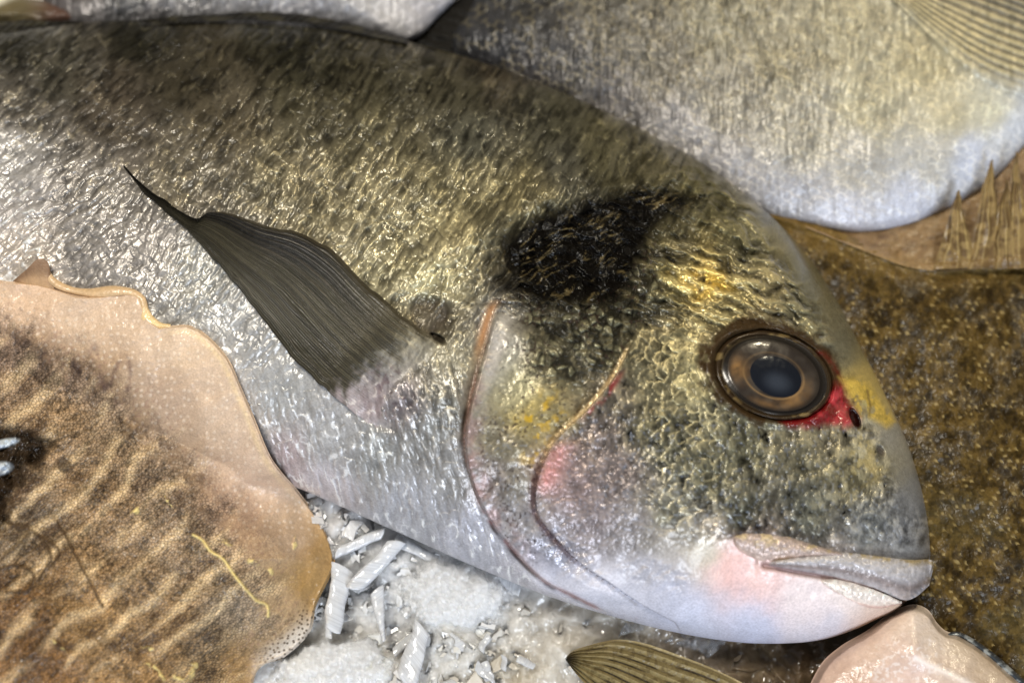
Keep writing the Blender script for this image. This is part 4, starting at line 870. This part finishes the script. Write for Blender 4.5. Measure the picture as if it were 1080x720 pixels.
zf = ons(x, y) + 4 + 9 * np.sin(np.pi * a) * (1 - .6 * b); Cf = lerp(lin((128, 100, 76)), lin((176, 142, 106)), sstep(.2, .9, b)) * (.8 + .4 * fbm(x / 6, y / 6, 53))[..., None]
grid('folded_flap', x, y, zf, M_flesh, cut, Cf, fin3(x.shape, .4, 0, .7))

# ================================================================== pale piece at the lower right
TP = [(880, 700, (196, 158, 132)), (910, 680, (202, 168, 144)), (950, 650, (212, 184, 160)), (970, 645, (218, 196, 176)), (985, 670, (206, 184, 164)), (950, 690, (206, 172, 152)), (960, 715, (212, 180, 166)), (1010, 680, (192, 168, 140)), (1040, 700, (184, 158, 128)), (1000, 710, (200, 172, 150)), (900, 720, (190, 150, 124))]
def pale_paint(x, y):
    wx = (fbm(x / 16, y / 16, 801) - .5) * 16
    C = idw(x + wx, y + wx, TP) * (.88 + .24 * fbm(x / 9, y / 9, 802))[..., None]
    C = lerp(C, lin((236, 226, 222)), np.exp(-(pdist(x, y, curve([(966, 694), (985, 703), (1010, 714), (1040, 730)], 16), False)[0] / 3.5) ** 2) * .7)
    C = lerp(C, lin((228, 216, 210)), sstep(.55, .75, fbm(x / 4, y / 4, 803, 3)) * sstep(1.2, .4, ell(x, y, 955, 700, 50, 36, -30)) * .6)
    C = lerp(C, C.mean(-1, keepdims=True), .25)
    dz = 4 * np.exp(-(pdist(x, y, curve([(962, 650), (968, 690), (985, 703), (1010, 716), (1060, 745)], 16), False)[0] / 9) ** 2) + (fbm(x / 10, y / 10, 804, 2) - .5) * 1.6 + (fbm(x / 40, y / 40, 805, 2) - .5) * 8
    return C, fin3(x.shape, .3, 0, 1.0), dz
pale = thing('seafood_piece', 'pale pink wet piece of seafood with a rounded tip, just below the bream\'s mouth', 'seafood', at(960, 720, 0))
fan_body('flesh', pale, [(962, 637), (978, 642), (988, 656), (998, 665), (1013, 669), (1035, 682), (1060, 703), (1090, 735), (1110, 790), (1050, 840), (940, 850), (850, 820), (842, 760), (862, 706), (885, 682), (915, 664), (940, 645)], (975, 760), 46, 44, 50, pale_paint, M_flesh, 700, 240, 1.7, None, .8, 130)
x, y, a, b = strip([(996, 668), (1012, 666), (1037, 680), (1063, 701), (1094, 733), (1116, 790)], [(998, 672), (1012, 672), (1034, 687), (1058, 709), (1087, 738), (1106, 790)], 220, 24)
zf = 46 + 9 * np.sin(np.pi * b) ** .6 + 3 * b; Cf = lerp(lin((66, 74, 84)), lin((176, 184, 190)), sstep(.45, .7, fbm(x / 8, y / 5, 61)))
grid('skin_edge', x, y, zf, M_lip, pale, Cf, fin3(x.shape, .25, .3, 1))

# ================================================================== tail fin poking out of the ice at the bottom
x, y, a, b = strip([(596, 694), (604, 686), (622, 680), (650, 674), (680, 678), (715, 690), (760, 708), (810, 734), (850, 760)], [(597, 696), (606, 708), (618, 722), (634, 738), (655, 756), (690, 776), (730, 796), (770, 812), (800, 820)], 400, 200)
ray = np.abs(((b * 9 + .5 * vn(a * 3, b * 5, 6)) % 1) - .5) * 2
zf = 20 + 10 * np.sin(np.pi * b) + 3.5 * ray + 5 * a + (fbm(x / 12, y / 8, 71) - .5) * 3
Cf = lerp(lin((116, 102, 66)), lin((150, 134, 92)), ray * fbm(x / 5, y / 5, 72)); Cf = lerp(Cf, lin((34, 26, 16)), np.maximum(sstep(.34, .12, ray) * sstep(.36, .56, fbm(a * 7, b * 9, 73)) * .9, sstep(.1, .03, a) * sstep(.1, .4, b) * .8))
Cf = lerp(Cf, lin((80, 66, 38)), sstep(.55, .7, fbm(x / 4, y / 4, 74)) * .6); Cf = lerp(Cf, lin((170, 152, 108)), sstep(.06, .0, b) * .7)
xs_, ys_, zs_, Cs_, As_ = skirt(x, y, zf, Cf, fin3(x.shape, .4, 0, .8), 5)
tag(grid('fish_tail', xs_, ys_, zs_, M_fin, None, Cs_, As_), 'olive fish tail fin with dark rays poking out of the ice under the bream\'s chin', 'fish tail')

# ================================================================== ICE
def axis(lo, a, b, hi, fine, coarse):
    return np.concatenate([np.arange(lo, a, coarse), np.arange(a, b, fine), np.arange(b, hi + coarse, coarse)])
gx = axis(-500, 262, 900, 1600, 1.25, 14.0); gy = axis(-400, 505, 735, 1100, 1.25, 14.0)
x, y = np.meshgrid(gx, gy, indexing='ij')
ICE = [(320, 540, (176, 172, 168)), (360, 550, (190, 188, 186)), (400, 580, (190, 190, 190)), (360, 640, (196, 194, 190)), (330, 700, (204, 202, 198)), (430, 620, (206, 206, 206)), (500, 620, (214, 216, 218)), (480, 680, (194, 190, 182)), (540, 600, (190, 190, 192)), (560, 650, (178, 173, 164)), (600, 690, (200, 192, 178)), (640, 660, (196, 188, 174)), (720, 680, (138, 126, 110)), (800, 690, (112, 96, 74)), (850, 690, (86, 70, 50)), (400, 710, (200, 196, 190)), (540, 715, (180, 170, 152))]  # dark tones at the right have the shade under the chin painted in
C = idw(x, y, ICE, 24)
sm = sstep(540, 660, x)                                                     # melted together towards the right
gr = fbm(x / 4, y / 4, 903, 3); big = fbm(x / 40, y / 40, 905, 3); med_ = fbm(x / 13, y / 13, 906, 3); f1, f2, wid, vx_, vy_ = worley(x / 5.5 + gr, y / 5.5 + gr, 904)
snow = sstep(1.10, .72, ell(x + (gr - .5) * 30, y + (med_ - .5) * 26, 478, 628, 58, 38, 6)); snow2 = sstep(1.10, .75, ell(x + (gr - .5) * 30, y + (med_ - .5) * 30, 352, 704, 66, 32, -6))
lump = np.maximum(snow, snow2)
zi = -4 + (big - .5) * 40 + (med_ - .5) * 11 * (1 - .3 * sm) + (gr - .5) * 4 * (1 - .6 * sm)
zi = zi * (1 - .6 * lump) + lump * (6 + 16 * np.sqrt(np.clip(1 - ell(x, y, 478, 628, 62, 42, 6) ** 2, 0, 1)) + 14 * np.sqrt(np.clip(1 - ell(x, y, 352, 704, 70, 36, -6) ** 2, 0, 1)))
zi = zi + (.5 - f1) * 5 * lump + (wid - .5) * 3 * lump
fade_ = sstep(245, 275, x) * sstep(915, 890, x) * sstep(495, 515, y)
zi = zi + 22 * sstep(80, 20, np.hypot(x - 365, y - 548)) + 10 * sstep(70, 10, pdist(x, y, [(330, 520), (420, 562), (560, 620), (700, 668)], False)[0]) + 6 * sm
zi = lerp(-14.0, zi, fade_)
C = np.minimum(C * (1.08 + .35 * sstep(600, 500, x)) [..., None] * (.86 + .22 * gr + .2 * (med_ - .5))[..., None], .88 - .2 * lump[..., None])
wf = worley(x / 34, y / 26, 911, 1.0)
facet = (wf[3] * (wf[2] - .5) * 22 + wf[4] * (.5 - ((wf[2] * 7.3) % 1)) * 22) * sm * sstep(0, .2, wf[1] - wf[0])
zi = zi + facet * fade_
AI = fin3(x.shape, .8, 0, 0); AI[..., 0] = lerp(lerp(.55, .12, sm), 1.0, lump) * (.4 + 1.0 * sstep(.4, .6, big))
RI = raster(x, y, zi)
V0 = at(x, y, zi); F0 = gfaces(*x.shape)
rg = np.random.default_rng(3)
def slab(cx, cy, z, L, W, T, an, tx, ty):
    """irregular splinter of ice: a twisted box with clipped corners"""
    k = np.array([[-1, -1, -1], [1, -1, -1], [1, 1, -1], [-1, 1, -1], [-1, -1, 1], [1, -1, 1], [1, 1, 1], [-1, 1, 1]], float)
    k = k * np.array([L, W, T]) * rg.uniform(.2, 1.0, (8, 3))
    k[:, 2] += k[:, 0] * tx + k[:, 1] * ty
    c_, s_ = math.cos(an), math.sin(an)
    return at(cx + k[:, 0] * c_ - k[:, 1] * s_, cy + k[:, 0] * s_ + k[:, 1] * c_, z + k[:, 2])
BF = np.array([[0, 1, 2, 3], [7, 6, 5, 4], [4, 5, 1, 0], [5, 6, 2, 1], [6, 7, 3, 2], [7, 4, 0, 3]])
VV = [V0.reshape(-1, 3)]; FF = [F0]; CC = [C.reshape(-1, 3)]; AA = [AI.reshape(-1, 3)]; nn_ = len(VV[0])
def bodyline(px_): return np.interp(px_, [290, 330, 420, 500, 560, 650, 780, 890], [492, 520, 562, 597, 620, 650, 677, 672])
for k in range(620):
    px_ = rg.uniform(300, 860); py_ = rg.uniform(515, 745)
    if min(ell(np.array(px_), np.array(py_), 478, 628, 54, 36, 6), ell(np.array(px_), np.array(py_), 352, 704, 64, 32, -6)) < 1: continue
    if py_ < bodyline(px_) - 16 or (px_ > 545 and rg.random() < .93) : continue
    inl = min(ell(np.array(px_), np.array(py_), 478, 628, 52, 34, 6), ell(np.array(px_), np.array(py_), 352, 704, 60, 28, -6)) < 1
    L_ = rg.uniform(2, 4) if inl else rg.uniform(3, 12) * (1 if rg.random() < .6 else 1.5); W_ = L_ * rg.uniform(.3, .8)
    z_ = float(bil(RI, np.array([px_]), np.array([py_]))[0]) + rg.uniform(-4.0, -1.0)
    VV.append(slab(px_, py_, z_, L_, W_, rg.uniform(2.5, 5), rg.uniform(0, 6.28), rg.uniform(-.35, .35), rg.uniform(-.35, .35)))
    FF.append(BF + nn_); nn_ += 8; AA.append(np.full((8, 3), .3))
    c0_ = C[np.argmin(np.abs(gx - px_)), np.argmin(np.abs(gy - py_))]
    CC.append(np.tile(np.minimum(c0_ * rg.uniform(.82, 1.0), .72), (8, 1)))
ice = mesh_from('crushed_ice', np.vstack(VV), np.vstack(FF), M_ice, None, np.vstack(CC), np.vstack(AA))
sm_ = np.ones(len(ice.data.polygons), bool); sm_[len(F0):] = False; ice.data.polygons.foreach_set('use_smooth', sm_)
ice.data.materials.append(M_chip); ice.data.polygons.foreach_set('material_index', (~sm_).astype(np.int32))
tag(ice, 'bed of wet crushed ice under the fish', 'ice', None, 'stuff')

def flake(name, p0, p1, w0, w1_, z, seed, label, group=None, mat=None, tone=(206, 207, 209), tilt=0.0, thick=6.5):
    n, m = 60, 24
    P0, P1 = np.array(p0, float), np.array(p1, float); d = P1 - P0; L = np.linalg.norm(d); d /= L; nn = np.array([-d[1], d[0]])
    t = np.linspace(0, 1, n); th = np.linspace(0, 2 * np.pi, m, endpoint=False)
    w = (w0 + (w1_ - w0) * t) * (np.clip(np.minimum(t, 1 - t) / .03, 0, 1) ** .5 * .6 + .4) * (.8 + .4 * fbm(t * 4, t * 0 + seed, seed, 3))
    sq = lambda c: np.sign(c) * np.abs(c) ** .7
    cx_ = P0[0] + d[0] * L * t + nn[0] * (vn(t * 3, t * 0 + seed, seed + 1) - .5) * 2; cy_ = P0[1] + d[1] * L * t + nn[1] * (vn(t * 3, t * 0 + seed, seed + 1) - .5) * 2
    ox = sq(np.cos(th))[None, :] * w[:, None]; oz = sq(np.sin(th))[None, :] * thick
    sk = math.cos(seed * 3.1) * .9
    x = cx_[:, None] + nn[0] * ox + d[0] * ox * sk; y = cy_[:, None] + nn[1] * ox + d[1] * ox * sk
    z_ = z - 2 + tilt * (t[:, None] - .5) + oz + (fbm(x / 9, y / 9, seed + 2, 2) - .5) * 4 + ox * .25 * math.sin(seed)
    V = at(x, y, z_).reshape(-1, 3); Fq = [np.stack([np.arange(n - 1)[:, None] * m + np.arange(m), np.arange(n - 1)[:, None] * m + (np.arange(m) + 1) % m, np.arange(1, n)[:, None] * m + (np.arange(m) + 1) % m, np.arange(1, n)[:, None] * m + np.arange(m)], -1).reshape(-1, 4)]
    V = np.vstack([V, V[:m].mean(0), V[-m:].mean(0)]); k = len(V)
    for j in range(0, m, 1):
        pass
    caps = np.array([[k - 2, (j + 1) % m, j, j] for j in range(m)] + [[k - 1, (n - 1) * m + j, (n - 1) * m + (j + 1) % m, (n - 1) * m + (j + 1) % m] for j in range(m)])
    # quads only along the side; caps as thin quads through two neighbours
    capq = np.array([[k - 2, (2 * j + 2) % m, 2 * j + 1, 2 * j] for j in range(m // 2)] + [[k - 1, (n - 1) * m + 2 * j, (n - 1) * m + 2 * j + 1, (n - 1) * m + (2 * j + 2) % m] for j in range(m // 2)])
    C = np.tile(lin(tone), (len(V), 1)) * (.85 + .3 * vn(np.arange(len(V)) / 9.0, np.zeros(len(V)) + seed, seed))[:, None]
    Fa = np.vstack([Fq[0], capq])
    c0 = V.mean(0); a_, b_, c_, d_ = (V[Fa[:, q]] for q in range(4))
    if (np.cross(c_ - a_, d_ - b_) * ((a_ + c_) / 2 - c0)).sum() < 0: Fa = Fa[:, ::-1]
    o = mesh_from(name, V, Fa, mat or M_chip, None, C)
    return tag(o, label, 'ice', group)
GI = 'loose flakes on the crushed ice'
for k, (p0, p1, a_, b_, z_, lab, tl) in enumerate([
    ((354, 584), (405, 561), 6, 5, 26, 'long white ice flake slanting up towards the bream\'s belly, left of the broad one', 8),
    ((373, 622), (420, 570), 9, 8, 24, 'broad upright white ice flake at the centre of the loose flakes', 6),
    ((362, 538), (376, 572), 8, 7, 14, 'short grey ice flake right under the belly, close to the cuttlefish', 0),
    ((344, 534), (354, 568), 7, 6, 10, 'shaded ice flake wedged between cuttlefish skirt and belly', 0),
    ((416, 569), (464, 590), 7, 5, 16, 'flat ice flake lying along the bream\'s belly line', 0),
    ((362, 596), (350, 666), 12, 9, 20, 'long rough ice flake standing beside the cuttlefish skirt', 6),
    ((397, 620), (405, 676), 8, 2, 20, 'pointed icicle shaped flake pointing down at the frosty lump', 4),
    ((446, 660), (428, 722), 9, 12, 18, 'wide smooth ice flake at the bottom edge of the photo', 4),
    ((526, 598), (548, 622), 9, 7, 18, 'small rounded ice flake right of the frosty mound', 2)]):
    flake('ice_flake', p0, p1, a_, b_, z_, 11 + 7 * k, lab, GI, tilt=tl)
flake('ice_flake', (655, 664), (682, 657), 6, 5, 22, 311, 'clear ice sliver beside the olive tail fin', GI, M_clear)
flake('ice_flake', (700, 668), (760, 682), 8, 12, 14, 321, 'clear ice slab in the shade under the bream\'s chin', GI, M_clear)
rg = np.random.default_rng(5)
for k in range(48):
    px_, py_ = rg.uniform(335, 580), rg.uniform(560, 722)
    if py_ < 548 + (px_ - 340) * .42 + 14: continue
    if ell(np.array(px_), np.array(py_), 478, 628, 50, 32) < 1: continue
    an = rg.uniform(0, math.pi); L_ = rg.uniform(10, 30)
    flake('ice_flake', (px_, py_), (px_ + math.cos(an) * L_, py_ + math.sin(an) * L_), rg.uniform(3, 7), rg.uniform(2, 6), rg.uniform(2, 9), 400 + k, 'small chip of ice among the loose flakes on the crushed ice', 'small ice chips', tone=(198, 198, 198), thick=rg.uniform(3, 5))

# ================================================================== LIGHT
w = bpy.data.worlds.new('World'); sc.world = w; w.use_nodes = True
n = w.node_tree.nodes; l = w.node_tree.links; bg = n['Background']
tc = n.new('ShaderNodeTexCoord'); sx = n.new('ShaderNodeSeparateXYZ'); l.new(tc.outputs['Generated'], sx.inputs[0])
mr = n.new('ShaderNodeMapRange'); mr.inputs[1].default_value = -1; mr.inputs[2].default_value = 1; l.new(sx.outputs['Y'], mr.inputs[0])
cr = n.new('ShaderNodeValToRGB'); cr.color_ramp.elements[0].color = (0.42, 0.50, 0.66, 1); cr.color_ramp.elements[1].color = (0.62, 0.54, 0.40, 1)
l.new(mr.outputs[0], cr.inputs[0]); l.new(cr.outputs[0], bg.inputs[0]); bg.inputs[1].default_value = 0.27

def area(name, loc, aim, size, power, color, size_y=None):
    ld = bpy.data.lights.new(name, 'AREA'); ld.energy = power; ld.color = color; ld.shape = 'RECTANGLE'; ld.size = size; ld.size_y = size_y or size
    o = bpy.data.objects.new(name, ld); link(o); o.location = loc
    from mathutils import Vector
    o.rotation_euler = (Vector(aim) - Vector(loc)).to_track_quat('-Z', 'Y').to_euler(); return o
area('key_lamp', (-0.28, 0.22, 1.0), (0, 0, 0.02), 0.2, 9.6, (1.0, 0.95, 0.85))
area('right_lamp', (0.45, 0.70, 0.62), (0, 0, 0.02), 0.08, 3.4, (1.0, 0.88, 0.64))
area('window_light', (0.25, -0.85, 0.55), (0.02, -0.02, 0.02), 0.4, 9.0, (0.80, 0.88, 1.0))

sc.view_settings.view_transform = 'Standard'; sc.view_settings.look = 'None'; sc.view_settings.exposure = 0; sc.view_settings.gamma = 1
sc.render.engine = 'CYCLES'
sc.cycles.use_denoising = True
sc.cycles.max_bounces = 6; sc.cycles.diffuse_bounces = 3; sc.cycles.glossy_bounces = 3; sc.cycles.transmission_bounces = 5
